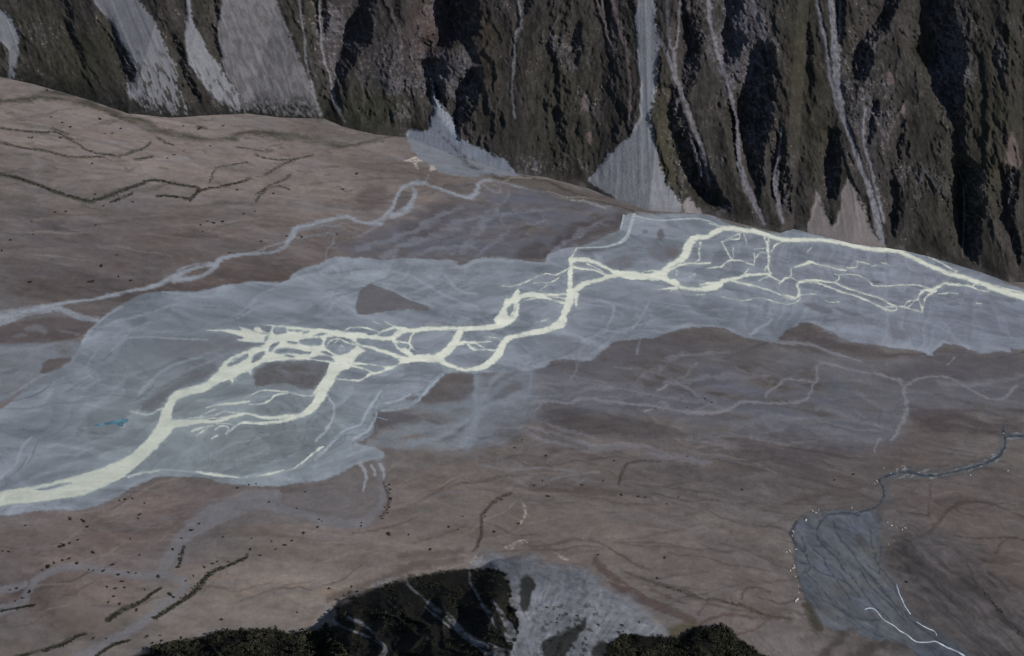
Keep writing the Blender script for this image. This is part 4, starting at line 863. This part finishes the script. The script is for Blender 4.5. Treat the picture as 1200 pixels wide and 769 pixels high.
# bare rock shows in these places
rk = np.zeros(T.U.shape)
for x, y, rx, ry, k in ((390, 40, 20, 50, 1), (470, 80, 44, 34, .9), (476, 125, 12, 28, .6), (535, 90, 26, 38, 1), (500, 20, 22, 40, .5), (875, 55, 34, 72, 1), (890, 140, 22, 40, .5), (1116, 70, 24, 70, .9), (668, 58, 34, 32, .6), (690, 120, 22, 18, .6),
                        (1012, 110, 30, 70, .7), (1090, 215, 44, 26, .55), (645, 195, 60, 16, .6), (790, 150, 12, 60, .6), (815, 215, 24, 30, .4), (400, -60, 60, 60, .7), (850, -120, 90, 90, .7), (1100, -120, 80, 90, .7), (600, -150, 80, 90, .5), (735, 30, 12, 60, .4),
                        (830, 30, 16, 44, .6), (940, 110, 8, 20, .4), (1150, 215, 10, 24, .6), (1172, 60, 20, 30, .4), (150, 75, 14, 40, .5), (60, 40, 40, 30, .3), (1040, 150, 16, 40, .5)):
    rk = np.maximum(rk, k * np.exp(-(((T.U - x) / rx) ** 2 + ((T.V - y) / ry) ** 2) ** 1.4))
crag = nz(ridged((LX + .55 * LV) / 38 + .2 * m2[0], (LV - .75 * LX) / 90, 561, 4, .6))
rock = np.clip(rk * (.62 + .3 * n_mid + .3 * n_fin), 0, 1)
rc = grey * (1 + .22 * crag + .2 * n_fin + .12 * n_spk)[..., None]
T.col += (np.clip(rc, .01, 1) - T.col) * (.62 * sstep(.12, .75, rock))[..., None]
pal = sstep(1.4, 2.2, n_spk) * sstep(.15, .6, rk + .25 * n_mid)
T.col += (alb((146, 130, 118)) - T.col) * (.65 * pal)[..., None]
drk = sstep(.4, 1.7, nz(fbm(LX / 46, LZ / 60, 575, 4, .6)))
T.col *= (1 - .2 * drk)[..., None]
L = T.lay
for b in ((500, 35, 30, 30, (72, 60, 58), .6, 0), (465, 75, 45, 30, (74, 70, 74), .35, 0), (395, 40, 18, 40, (78, 74, 80), .5, 15), (540, 90, 22, 26, (76, 74, 80), .5, 10), (575, 60, 12, 70, (66, 58, 46), .5, -6),
          (872, 40, 26, 60, (80, 78, 86), .5, 10), (1115, 60, 14, 40, (74, 72, 84), .4, -6), (1010, 150, 24, 60, (66, 64, 68), .3, 0), (780, 170, 12, 70, (56, 54, 36), .6, -4), (945, 110, 30, 110, (54, 51, 38), .45, -6),
          (660, 120, 60, 90, (48, 47, 40), .4, 0), (1170, 170, 40, 110, (52, 50, 38), .5, 0), (100, 70, 40, 40, (50, 51, 36), .5, 20), (1100, 220, 40, 60, (48, 46, 40), .5, 0), (430, 130, 50, 24, (48, 52, 34), .45, 0), (650, 175, 70, 25, (44, 42, 38), .5, 10)):
    T.blob(*b)
def scree(st, c, op=.95, soft=1.5, patch=0.0, py=(0, 400)):
    d = T.poly(st, .8)
    tex = 1 - patch * sstep(.1, .8, nz(fbm(LX / 17, LZ / 34, 581, 3, .6)) - 1.4 * sstep(py[1] + 40, py[0], T.V) + .4) * sstep(py[0] - 20, py[1], T.V)
    streak = nz(fbm(LX / 14 + .1 * m2[0], LZ / 260, 591, 3))
    d = d + .5 * m3[0]
    w = op * sstep(soft, -soft, d) * tex
    cc = alb(c) * (1 + .03 * n_mid + .045 * streak + .035 * n_spk)[..., None]
    T.col += (cc - T.col) * w[..., None]
    return d
screes = []
SC = (
 ("-30,-10 0,9 10,17 19,33 22,50 21,75 16,83 25,94 8,91 12,78 9,60 -4,46 -40,40", (112, 114, 118), .3, (40, 80), 'grey scree tongue at the cliff base beyond the far flats'),
 ("96,-40 108,0 122,18 132,30 142,48 153,68 160,82 158,92 150,98 152,112 160,122 172,130 190,134 222,133 214,116 207,100 206,82 199,65 192,50 186,33 178,20 165,0 150,-40", (112, 112, 116), .95, (40, 105), 'broad pale scree broken by dark scrub patches'),
 ("218,-40 217,0 217,40 219,68 228,85 238,100 250,113 268,128 283,133 291,128 277,107 262,85 245,62 237,45 225,25 223,0 222,-40", (114, 115, 119), .75, (50, 110), 'narrow curving grey scree beside the widest scree sheet'),
 ("268,-60 262,0 258,20 256,38 258,60 262,80 270,94 282,112 293,129 320,134 350,136 377,137 372,120 360,90 345,55 331,25 322,0 316,-60", (99, 97, 100), .35, (-40, -10), 'widest smooth grey scree sheet with straight lower edge'),
 ("506,92 510,110 516,122 527,135 533,148 537,158 550,168 570,177 592,188 606,205 585,206 560,205 530,206 500,192 485,174 476,156 490,153 503,154 504,142 510,132 508,115", (122, 127, 136), .25, (140, 190), 'grey scree fan below the black ravine'),
 ("747,-80 746,0 745,20 746,60 749,100 749,134 744,146 737,160 720,175 706,190 692,206 690,214 716,230 745,244 775,250 803,250 785,220 775,195 768,170 762,140 764,125 768,100 771,70 772,45 768,25 767,0 765,-80", (122, 123, 128), .15, (120, 200), 'tall pale scree chute widening into a fan at the river'),
 ("798,252 800,240 806,231 812,236 818,248 822,254", (128, 122, 122), .0, (0, 1), 'small pale scree cone at the foot of the wall'),
 ("945,272 950,250 953,238 957,222 962,236 967,248 972,262 978,264 984,248 989,222 994,207 999,216 1008,236 1018,260 1028,282 1038,291 1000,287 960,277", (116, 109, 108), .0, (0, 1), 'twin pinkish scree cones touching the river'),
)
for st, c, patch, py, lab in SC:
    screes.append((scree(st, c, patch=patch, py=py), lab))
RUNS = []
def runs(strs, c, op=.8, soft=1.0, warp=.6, patch=.22):
    d = T.lines(strs, warp)
    RUNS.append((d, op))
    T.lay(d, c, op, soft, np.clip(1 - patch + patch * .8 * n_fin + .2 * patch * n_mid, 0.1, 1))
runs(["350,-60,1.6 352,5,1.4 356,40,1.2 360,75,1.4 367,105,1.6 376,134,1.8", "374,-60,1 375,40,1.2 385,85,1.4 389,100,1.6 392,120,1.6 404,143,1.6", "600,-40,1.2 610,20,1.3 604,40,1.2 602,70,1.1 601,110,1.2 604,138,1.2"], (128, 128, 132), .7)
runs(["712,-60,2 718,0,1.8 727,35,2 735,65,1.6 738,100,1.4 738,150,1.2"], (112, 98, 98), .75)
runs(["770,40,2.4 785,72,2.2 793,95,2.6 805,125,2.8 815,152,2.6 824,180,2.6 830,215,2", "783,-60,2 783,40,1.8 790,62,2 792,88,2.2", "797,-60,1.4 795,40,1.2 789,62,1.2", "808,155,.8 815,182,2.2 822,206,1.2"], (116, 114, 120), .75)
runs(["826,-60,2.4 830,10,2.2 838,50,1.8 847,80,1.8 855,110,1.8 862,140,2 866,180,2.6 872,212,4 885,240,3 896,262,2.4", "915,150,.8 913,180,1.6 908,210,2.6 912,240,3 918,262,1.6", "878,-40,1.2 888,20,1.2 898,60,1"], (116, 114, 122), .75)
runs(["954,-60,2 957,0,1.8 963,30,1.8 970,65,1.8 975,95,2 983,125,2 990,145,1.6", "972,-60,3.4 973,0,3 977,40,3.2 980,80,3.6 984,110,3.8 990,140,2.6 1003,180,2.4 1015,215,2.6 1025,250,3.4 1034,284,4.4", "983,-60,1 984,40,.9 983,90,.8", "1014,130,1 1012,160,1.2 1018,190,1.4 1026,225,1.6 1036,260,1.6"], (122, 122, 130), .85)
runs(["1042,40,.9 1020,60,.8 1010,90,.8", "1124,200,.6 1130,240,.8 1128,300,.8", "700,0,1 712,40,1 722,80,1", "655,20,.8 640,50,.8", "445,-10,.8 462,25,.8 470,55,1", "1060,120,1 1045,150,1 1040,170,.8", "705,-40,1 708,20,1.4 716,60,1"], (112, 104, 102), .55)
for st in ("1177,196 1184,156 1190,166 1196,188 1198,194 1188,198", "1040,86 1045,85 1047,97 1042,99", "1055,125 1059,125 1058,134", "683,115 690,108 692,122 686,128", "660,180 664,176 665,185", "686,158 691,154 693,172"):
    T.lay(T.poly(st, 1), (108, 94, 92), .55, 1.4)
debris = T.lines(["515,152,1.4 525,168,2 545,184,2.6 562,198,2.6", "513,128,.8 516,150,1.2"], 1.4)
T.lay(debris, (70, 68, 71), .9, 1.6, np.clip(.6 + .4 * n_fin, 0, 1))
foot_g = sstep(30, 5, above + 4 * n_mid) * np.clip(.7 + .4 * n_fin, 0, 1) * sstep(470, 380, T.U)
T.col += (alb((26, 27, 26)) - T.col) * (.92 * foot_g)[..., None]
talus = sstep(9, 1, above) * sstep(540, 700, T.U) * np.clip(.2 + .4 * nz(fbm(LX / 60, LZ / 60, 601, 3)), 0, 1)
T.col += (alb((96, 90, 90)) - T.col) * (.6 * talus)[..., None]

# relief: ribs and ravines running down the wall (depth in metres, gentle side | steep side widths)
sm = np.ones(T.U.shape)
for d, _ in screes: sm = np.minimum(sm, sstep(-4, 4, d))
for d, op in RUNS: sm = np.minimum(sm, 1 - .8 * op * sstep(3, -1, np.asarray(d)))
taper = sstep(0, 26, above)
E = np.zeros(T.U.shape)
jit = 1.0 * m1[1] + 1.3 * nz(fbm(LX / 60, LZ / 45, 611, 3)) + .6 * m3[1]
GUL = ("524,-330,60,38 525,0,50,37 526,22,45,40 527,34,40,38 522,44,36,32 510,54,30,28 501,63,24,14 500,70,20,1",
       "503,64,24,14 503,80,24,18 506,95,22,16 512,112,20,14 522,130,16,10 530,145,10,8 537,160,8,1",
       "558,76,14,6 545,94,18,22 540,108,20,24 538,122,18,18 535,138,14,13 535,150,10,7 537,162,8,1", "545,42,16,10 550,60,14,9 557,78,12,6",
       "374,-330,30,14 375,5,20,10 377,25,20,11 380,45,18,9 385,64,16,4", "430,-330,50,24 424,8,30,16 412,28,30,30 404,45,28,34 397,62,26,28 394,80,24,18 392,96,20,8 391,112,16,1", "388,98,10,5 391,115,10,5 397,132,8,2",
       "850,-330,60,30 853,-60,40,22 855,0,40,18 854,20,36,12 852,40,30,8 850,62,26,2", "896,46,24,8 888,64,24,22 884,78,26,26 880,90,26,28 876,105,26,30 870,118,24,36 866,130,24,40 868,150,24,36 872,170,24,28 878,195,22,20 886,220,18,10 893,244,14,1",
       "862,30,16,6 858,50,20,18 852,66,20,16 848,80,18,4",
       "1040,-330,60,24 1040,0,30,16 1030,20,28,16 1020,36,26,16 1008,52,24,18 1000,66,22,20 998,84,20,20 1004,98,20,10", "1015,54,12,8 1012,75,12,12 1010,92,10,6", "983,-60,20,12 983,10,16,10 983,40,14,8 987,64,12,2",
       "1030,112,16,4 1022,130,16,8 1018,150,16,8 1015,172,14,3", "1060,134,20,3 1054,160,20,7 1049,200,20,5 1048,235,18,5 1044,250,18,10 1045,284,16,4",
       "1080,-330,60,40 1086,-40,40,26 1089,15,40,28 1091,40,40,36 1094,58,40,42 1098,75,36,36 1104,90,34,26 1106,108,32,22 1114,124,28,16 1123,145,24,8 1126,180,24,8 1130,195,24,22 1127,215,26,27 1127,240,26,26 1131,270,26,22 1133,295,22,18 1140,320,14,2",
       "784,96,20,10 784,130,20,16 790,160,20,22 800,190,20,28 812,215,20,30 830,240,20,28 848,260,14,8", "803,14,20,12 806,45,20,20 804,70,20,20 802,95,20,14 800,118,18,3", "799,-330,30,14 800,0,16,9 799,16,14,2",
       "917,146,16,3 914,180,16,14 912,210,18,16 914,235,16,14 921,258,12,4", "976,146,16,6 974,180,16,18 972,205,16,16 972,238,16,8",
       "1179,190,20,10 1176,225,20,20 1178,255,18,16 1188,285,14,10 1197,314,10,2", "124,6,16,5 132,35,18,10 142,60,18,14 150,85,18,14 158,108,14,14 167,128,12,6", "204,36,14,4 212,75,14,10 222,105,12,12 238,128,10,6", "246,-40,12,8 250,40,12,9 259,74,10,3",
       "617,-40,20,8 616,8,16,7 610,22,14,4 606,50,20,3", "676,24,20,6 672,50,20,12 675,80,18,4", "940,20,24,6 944,60,24,9 948,110,20,6", "1147,60,24,4 1150,120,24,6 1156,170,20,3", "700,-200,40,20 708,0,30,8 716,40,26,6", "648,120,30,8 652,150,26,10 656,190,18,3", "460,-200,50,24 462,0,30,8 470,40,26,4",
       "60,-200,50,30 70,0,24,8 84,50,20,8 100,86,16,6")
KS = [4.6, 4.2, 4.4, 3.6, 3.6, 3.2, 3.2, 3.4, 2.9, 3.2, 3.4, 3.6, 3.2, 3.4, 3.2, 3.7, 3.1, 3.0, 3.6, 3.1, 3.1, 3.1, 3.0, 2.8, 3.0, 2.6, 2.4, 2.0, 2.0, 1.6, 2.0, 1.6, 2.4]
gm = 0.0
for gi, g in enumerate(GUL):
    p = P(g); p = p[np.argsort(p[:, 1])]
    v_ = mv_; inside = ((v_ >= p[0, 1]) & (v_ <= p[-1, 1])).astype(float)[:, None]
    u0, wl, wr = [np.interp(v_, p[:, 1], p[:, k])[:, None] for k in (0, 2, 3)]
    dp = KS[gi] * wr
    ends = (np.clip((v_ - p[0, 1]) / 9, 0, 1) if p[0, 1] > -100 else 1.0) * np.clip((p[-1, 1] - v_) / 6, 0, 1)
    dp = dp * (ends * ends * (3 - 2 * ends))[:, None]
    du = T.U + jit - u0
    q = np.where(du < 0, 1 + du / wl, 1 - du / wr)
    q = np.clip(q, 0, 1); q = np.where(du < 0, q * q * (3 - 2 * q), q)
    gm = np.maximum(gm, inside * sstep(0, 40, dp) * sstep(-2, 2, du) * sstep(2, -2, du - wr))
    E -= dp * q * inside * (.25 + .75 * sm)
E += sm * (7 * nz(ridged(LX / 230 + .1 * n_mid, LZ / 620, 621, 2)) + 1.5 * nz(fbm(LX / 85, LZ / 120, 631, 3)) + .45 * m2[0] + .2 * n_fin + .1 * n_spk)
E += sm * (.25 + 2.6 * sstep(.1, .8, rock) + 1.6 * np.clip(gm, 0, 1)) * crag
E += (1 - sm) * (.6 * nz(ridged(LX / 40, LZ / 700, 651, 2)) + .2 * n_spk)
E = E * taper
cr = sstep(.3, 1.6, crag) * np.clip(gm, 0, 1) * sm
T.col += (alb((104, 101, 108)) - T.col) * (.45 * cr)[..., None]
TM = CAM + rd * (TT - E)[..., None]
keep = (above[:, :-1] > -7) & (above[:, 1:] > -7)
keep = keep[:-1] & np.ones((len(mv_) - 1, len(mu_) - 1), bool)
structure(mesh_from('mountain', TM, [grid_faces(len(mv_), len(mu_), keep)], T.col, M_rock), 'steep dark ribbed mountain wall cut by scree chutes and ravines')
for d, lab in screes:
    off = TM - rd * 0.8
    v, f, c = clip(len(mv_), len(mu_), np.minimum(-d, above + 3), off, T.col, 0.0)
    structure(mesh_from('scree_slope', v, f, c, M_scree), lab)

# wide ground under and beyond everything
g = np.array([[-40000, -20000, -6], [40000, -20000, -6], [40000, 60000, -6], [-40000, 60000, -6]], float)
structure(mesh_from('ground', g, [np.array([[0, 1, 2, 3]])], np.tile(alb((90, 84, 80)), (4, 1)), M_floor))

# ------------------------------------------------------------------ plants and stones
def surf(u, v):
    """Point on the near ground at the place the photograph shows at (u, v)."""
    i = int(np.clip(np.searchsorted(vs, v), 0, nv - 1)); j = int(np.clip(np.searchsorted(us, u), 0, nu - 1))
    return FLOOR[i, j]
def leaf_cloud(n, r, h, seed, leaf, lobes=4):
    """A bush: many small leaf-sized faces through a few uneven lobes, on short stems."""
    q = np.random.default_rng(seed)
    c = np.c_[q.normal(0, .42 * r, lobes), q.normal(0, .42 * r, lobes), q.uniform(.3, .62, lobes) * h]; c[0] = (0, 0, .5 * h)
    rad = q.uniform(.4, .75, lobes) * r
    k = q.integers(0, lobes, n)
    d = q.normal(size=(n, 3)); d /= np.linalg.norm(d, axis=1)[:, None]
    p = c[k] + d * (rad[k] * q.uniform(.45, 1, n) ** .5)[:, None] * np.array([1, 1, h / r * .55])
    p[:, 2] = np.maximum(p[:, 2], .06 * h)
    a = q.normal(size=(n, 3)); a -= d * (a * d).sum(1)[:, None] * .7; a /= np.linalg.norm(a, axis=1)[:, None]
    b = np.cross(d, a); b /= np.linalg.norm(b, axis=1)[:, None] + 1e-6
    s = leaf * q.uniform(.6, 1.4, n)[:, None]
    return np.stack([p - a * s, p - b * s * .7, p + a * s, p + b * s * .7], 1)
def quads_obj(name, q, mat, link=True):
    n = len(q)
    o = mesh_from(name, q.reshape(-1, 3), [np.arange(n * 4).reshape(n, 4)], None, mat, False)
    return o
def thing(o, label, cat, group=None):
    o['label'] = label; o['category'] = cat
    if group: o['group'] = group
protos = []
SHRUBS = (
 ('dark shrub dotted along the dry pale channel on the near left flats', "29.6,616,3 83,608,5 99,612,6 103,618,5 164,603,4 162,608,3 170,590,3 156,585,3 147,586,4 140,587,3 91,633,4 75,639,6 69,641,5 81,637,4 109,648,5 57,664,7 73,657,4 82,654,4 91,660,5 132,662,4 104,668,3 110,668.5,3 120,670,4 138,674,5 151,671,3 159,672,3 185,676,5 223,622,5 233,614,4 213,631,3 203,644,4 153,632,3 164,650,3 261,630,3 295,631,2.5 294,644,5 227,675,3 217,681,3 209,665,4 143,682,4 146,689,4 125,688,4 134,690,4 133,699,4 127,706,3 140,708,4 170,691,3 25,701,4 18,705,3 35,694,4 20,690,4 12,692,3 198,696,6 260,727,5 212,748,4 229,748,4 109,748,4 125,748,3 190,751,4 172,746,4 179,754,4 240,665,4 248,661,4 255,658,3 268,659,3 188,745,3 64,660,4 49,668,3 204,700,4 160,715,4 3,646,3 10,647,3", 'shrubs on the near left flats'),
 ('small dark shrub on the tan flats between the pale channel and the near spur', "316,588,3 358,577,3 374,609,2.5 377,610.5,2.5 371.5,618,4 356,624,5 343,634,4 334,639,4 323,644,3 305,651,4 319,635,2.5 457,574,4 457.5,585,4 451,595,3 448,607.5,3 455,625,6 505,644,5 479,627,3 526,618,4 537,621,3 543,605,2.5 579,624,5 588,586,3 386,690,4 348,718,3 412,687,4 423,617,3 348,596,2.5 300,567,3 278,572,4 292,569,3 456,568,4 424,613,2.5", 'shrubs on the near middle flats'),
 ('tiny dark shrub on the brown ground right of the near spur', "612,516,3 603,525,3.5 640,535,3.5 826,468,3 834,472,2.5 805,478,2 626,569,3 683,569,3 720,540,3 636,564,2.5 707,564,3 770,678,4 779,653,4 701,650,3 870,574,3 795,583,3 782,591,3 729,581,4 748,582,4 642,582,4 608,614,4 756,583,3 805,535,2.5 1062,682,4 1000,556,3 978,563,3", 'shrubs on the right flats'),
 ('low dark bush standing on the pale scree between the near hills', "701,733,5 730,734,8 725,742,5 749,730,4 714,729,3 700,718,3 640,712,4 652,730,4 676,722,4 688,738,3 664,745,5 645,752,5 654,760,4 668,728,3", 'bushes on the near scree'),
 ('small dark shrub scattered on the far tan flats under the mountain', "108,192,4 156,237,4 121,242,3 77,248,4 65,249,3 41,237,2.5 39,275,3 38,260,3 13,282,4 2,294,3 35,331,5 108,330,6 119,313,5 137,299,3 112,264,2.5 235,264,4 238,272,3 252,262,5 261,260,5 286,251,3.5 299,248,3 243,260,3 138.5,325,3 153,329,4 269,297,3 112,228,4 278,223,4 402.7,221.6,3.5 306,283,3.5 418,204,4 336,277,3.5 354,278,4 394,275,3 321,227,4 117,140,4 142,151,4 123,157,3 131,157,3 83,149,4 73,144,3 71,162,4 38,162,4 34,161,3 196,186,3 204,182,3 216,177,3 234,152,6 60,137,3 104,331,4 55,106,3 215,148,3 262,148,4 246,171,3", 'shrubs on the far flats'),
)
for k in range(5):
    lf = quads_obj('shrub', leaf_cloud(150, 1.0, 1.0, 900 + k, .17, 3 + k % 3), M_leaf)
    protos.append(lf)
MARKS = (("the silt edge by the river's broad lower reach", 150, 585), ("the densest cluster on the pinkish near flats", 97, 613), ("the upper bend of the dry pale channel", 215, 630), ("the middle reach of the dry pale channel", 115, 666),
 ("the faint gravel track on the pinkish near flats", 80, 637), ("the forked end of the dry pale channel", 22, 696), ("the long scrub row on the near flats", 240, 668), ("the short scrub row below the dry channel", 143, 690), ("the far edge of the wooded hill", 190, 750), ("the tan slope above the wooded hill", 260, 727),
 ("the grey side arm of the dry channel", 330, 635), ("the gravel wash just below the silt bed", 365, 600), ("the dark gutter below the tip of the silt bed", 455, 590), ("the tan slope beyond the dark spur", 490, 640), ("the brown gutter leading toward the near scree", 560, 610), ("the pale stony edge of the dark spur", 400, 690), ("the southern silt edge below the delta", 280, 570),
 ("the narrow pale spill on the brown plain", 608, 614), ("the brown ground below the lower silt lobe", 625, 525), ("the thin pale channel winding over the grey veil", 820, 472), ("the brown hollow beyond the narrow pale spill", 640, 567), ("the curved dark gutter on the brown plain", 715, 552), ("the row of bushes in the middle of the brown plain", 762, 584), ("the tan ground beyond the wooded knoll", 776, 665), ("the reddish ground beyond the near scree", 701, 650), ("the feeder stream of the blue grey fan", 990, 560), ("the dark brown cone beside the blue grey fan", 1062, 682), ("the plain between the brown hollow and the fan", 870, 574),
 ("the speckled middle of the near scree", 665, 735), ("the scree edge by the wooded knoll", 728, 735),
 ("the foot of the widest scree sheet", 236, 150), ("the highest old channels on the far flats", 55, 150), ("the fork of the old channels under the cliff", 130, 155), ("the winding scrub lined channel on the far flats", 120, 240), ("the pale far channel near its broad end", 115, 328), ("the open far plain below the winding scrub line", 30, 275), ("the far plain beside the pale channel's first bend", 258, 262), ("the ringed stretch of the pale far channel", 345, 277), ("the white spill under the grey scree fan", 412, 212), ("the broken scrub threads on the far flats", 295, 228), ("the end of the upper scrub thread", 205, 182), ("the low brown bank beside the pale far channel", 145, 318))
spots_ = [(u, v, r) for _l, st, _g in SHRUBS for (u, v, r) in P(st)]
near = [min(range(len(MARKS)), key=lambda m: math.hypot(u - MARKS[m][1], 1.6 * (v - MARKS[m][2]))) for u, v, r in spots_]
n = 0
for k, (u, v, r) in enumerate(spots_):
    o = protos[n] if n < 5 else protos[n % 5].copy()
    if n >= 5: COL.objects.link(o)
    p = surf(u, v); px = np.linalg.norm(p - CAM) / F
    rr = r * px * .42
    o.location = p + np.array([0, 0, -.1]); o.rotation_euler = (0, 0, rng.uniform(0, 6.28))
    o.scale = (rr * rng.uniform(.9, 1.3), rr * rng.uniform(.9, 1.3), rr * rng.uniform(.8, 1.15))
    mates = [q for q in range(len(spots_)) if near[q] == near[k]]
    others = [spots_[q][2] for q in mates if q != k]; where = MARKS[near[k]][0]
    if not others: lab = 'lone dark shrub near ' + where
    elif r > 1.15 * max(others): lab = 'largest dark shrub near ' + where
    elif r < .9 * min(others): lab = 'smallest dark shrub near ' + where
    else: lab = 'small dark shrub near ' + where
    thing(o, lab, 'shrub', 'shrubs near ' + where); n += 1

# scrub grown thick along old channels: nobody could count it
def scrub(name, label, lines_, dens, size, mat):
    out = []; base = [leaf_cloud(26, 1, .8, 950 + k, .26, 3) for k in range(6)]
    for st in lines_:
        p = crom(P(st))
        for a, b in zip(p[:-1], p[1:]):
            m = max(1, int(np.hypot(*(b[:2] - a[:2])) * dens))
            for _ in range(m):
                if rng.random() > .82: continue
                t = rng.random(); q = a + (b - a) * t
                u = q[0] + rng.normal(0, .75) * q[2]; vv = q[1] + rng.normal(0, .5) * q[2]
                if not (-60 < u < 1260 and vv < 800): continue
                if S.edge_m[int(np.clip(np.searchsorted(vs, vv), 0, nv - 1)), int(np.clip(np.searchsorted(us, u), 0, nu - 1))] < -.9: continue
                w = surf(u, vv); s = np.linalg.norm(w - CAM) / F * size * rng.uniform(.5, 1.3)
                out.append(base[rng.integers(6)] * s + w)
    return stuff(quads_obj(name, np.concatenate(out), mat), label)
scrub('scrub', 'dark green scrub lining the winding old channel on the far flats', G_MAIN, 3.0, .95, M_strip)
scrub('scrub', 'thin dark scrub threads along the farthest old channels under the mountain', G_FAR, 1.8, .75, M_strip)
scrub('scrub', 'dense dark scrub rows along the dry channel of the near left flats', G_LOW, 4.0, 1.1, M_strip)
scrub('scrub', 'low scrub along the dark brown gutters of the near flats', ["600,578,1.4 578,588,1.6 566,604,1.6 563,625,1.8 558,640,1.8", "452,565,1.2 457,590,1.3 448,607,1", "775,685,2 800,694,1.8 820,702,1.6 850,705,2 880,714,2.2 902,722,2.4", "1150,690,1.4 1172,716,1.6 1190,736,1.8 1215,765,2"], .5, 1.0, M_strip)

# woods on the near hills
def woods(label, d, dens, hmin, hmax, seed, gap):
    q = np.random.default_rng(seed); base = [leaf_cloud(80, 1, 1.3, 970 + k, .2, 5) for k in range(8)]
    ii, jj = np.nonzero((d < -1.5) & (S.V < 800) & (S.U > -60) & (S.U < 1260))
    sel = q.random(len(ii)) < dens
    kk = .3 * nz(fbm(X / 45, Y / 45, 981, 3))
    out = []
    for i, j in zip(ii[sel], jj[sel]):
        if bare[i, j] < .5 or d_patch[i, j] < -99: continue
        x, y = X[i, j], Y[i, j]
        k = kk[i, j]
        if k < gap: continue
        r = q.uniform(hmin, hmax) * (1 + .8 * max(k, 0)) * .55
        b = base[q.integers(8)]; a = q.uniform(0, 6.28); ca, sa = math.cos(a), math.sin(a)
        m = np.stack([b[..., 0] * ca - b[..., 1] * sa, b[..., 0] * sa + b[..., 1] * ca, b[..., 2]], -1)
        out.append(m * r + FLOOR[i, j] + np.array([q.uniform(-1, 1), q.uniform(-1, 1), 0]))
    return stuff(quads_obj('woodland', np.concatenate(out), M_forest), label)
woods('dark woodland covering the rounded hill on the near left edge', d_hillL, .10, 6, 15, 1, -.42)
woods('dark woodland on the knoll beside the pale scree', d_hillR, .11, 6, 13, 2, -.42)
woods('low dark thicket over the shadowed spur with pale stone runs', d_dark, .06, 2.5, 6, 3, -.1)

# pale boulders round the fan and the far spill
def boulder(seed):
    import bmesh
    bm = bmesh.new(); bmesh.ops.create_icosphere(bm, subdivisions=2, radius=1)
    q = np.random.default_rng(seed); ax = q.normal(size=(7, 3)); ax /= np.linalg.norm(ax, axis=1)[:, None]; cut = q.uniform(.55, .85, 7)
    for v_ in bm.verts:
        p = np.array(v_.co)
        for a, c in zip(ax, cut):
            e = p @ a
            if e > c: p = p - a * (e - c)
        v_.co = p * (1, .75, .55)
    me = bpy.data.meshes.new('boulder'); bm.to_mesh(me); bm.free(); me.materials.append(M_stone)
    return me
bms = [boulder(990 + k) for k in range(4)]
BOULD = (("pale boulder on the left rim of the blue grey fan", "952,599,2 956,601,1.6 959,598,1.4 944,610,2.4 929,623,2 928,628,1.4 925,646,2 922,647,1.4 933,644,1.4 930,663,2 930,666,2.2 926,669,1.8 932,676,1.8 935,687,1.4 934,703,3 932,705,2 936,695,1.2 998,595,1.6", 'boulders along the fan rim'),
         ("pale boulder among the grey gravel right of the blue grey fan", "1061,619,1.6 1057,621,1.4 1050,618,1.2 1047,634,1.2 1041,638,1.2 1045,616,1.4 1040,612,1", 'boulders right of the fan'),
         ("pale boulder beside the dark blue stream", "1035,549,1.4 1050,552,1.4 1044,555,1.2 1027,564,2 1025,567,1.2 1130,556,1.2 1137,557,1.4 1181,552,1.2 1060,548,1.2 1176,508,1.2", 'boulders beside the stream'))
n = 0
for lab, st, grp in BOULD:
    for u, v_, r in P(st):
        o = bpy.data.objects.new('boulder', bms[n % 4]); COL.objects.link(o)
        p = surf(u, v_); s = r * np.linalg.norm(p - CAM) / F * .75
        o.location = p + np.array([0, 0, s * .2]); o.scale = (s * 1.4, s, s); o.rotation_euler = (rng.uniform(-.2, .2), rng.uniform(-.2, .2), rng.uniform(0, 6.28))
        thing(o, lab, 'boulder', grp); n += 1

# ------------------------------------------------------------------ light, sky, camera
sun_dir = np.array([0.70, -0.22, 0.62]); sun_dir /= np.linalg.norm(sun_dir)
sl = bpy.data.lights.new('sun', 'SUN'); sl.energy = 3.4; sl.angle = math.radians(0.5); sl.color = (1.0, 0.96, 0.91)
so = bpy.data.objects.new('sun', sl); COL.objects.link(so)
import mathutils
so.rotation_euler = mathutils.Vector(sun_dir).to_track_quat('Z', 'Y').to_euler()
so.location = (0, 0, 4000)
wd = bpy.data.worlds.new('World'); scene.world = wd; wd.use_nodes = True
nt = wd.node_tree; bg = nt.nodes['Background']
sky = nt.nodes.new('ShaderNodeTexSky'); sky.sky_type = 'NISHITA'; sky.sun_disc = False
sky.sun_elevation = math.asin(sun_dir[2]); sky.sun_rotation = math.atan2(sun_dir[0], sun_dir[1])
sky.altitude = 800
nt.links.new(sky.outputs['Color'], bg.inputs['Color']); bg.inputs['Strength'].default_value = 0.07

cd = bpy.data.cameras.new('camera'); cam = bpy.data.objects.new('camera', cd); COL.objects.link(cam)
cd.sensor_fit = 'HORIZONTAL'; cd.angle = HFOV; cd.clip_start = 1; cd.clip_end = 120000
m = mathutils.Matrix.Identity(4)
for i in range(3):
    m[i][0] = sx[i]; m[i][1] = sy[i]; m[i][2] = -fwd[i]; m[i][3] = CAM[i]
cam.matrix_world = m
scene.camera = cam
vs_ = scene.view_settings
vs_.view_transform = 'Standard'; vs_.look = 'None'; vs_.gamma = 1; vs_.exposure = 0; vs_.use_curve_mapping = False
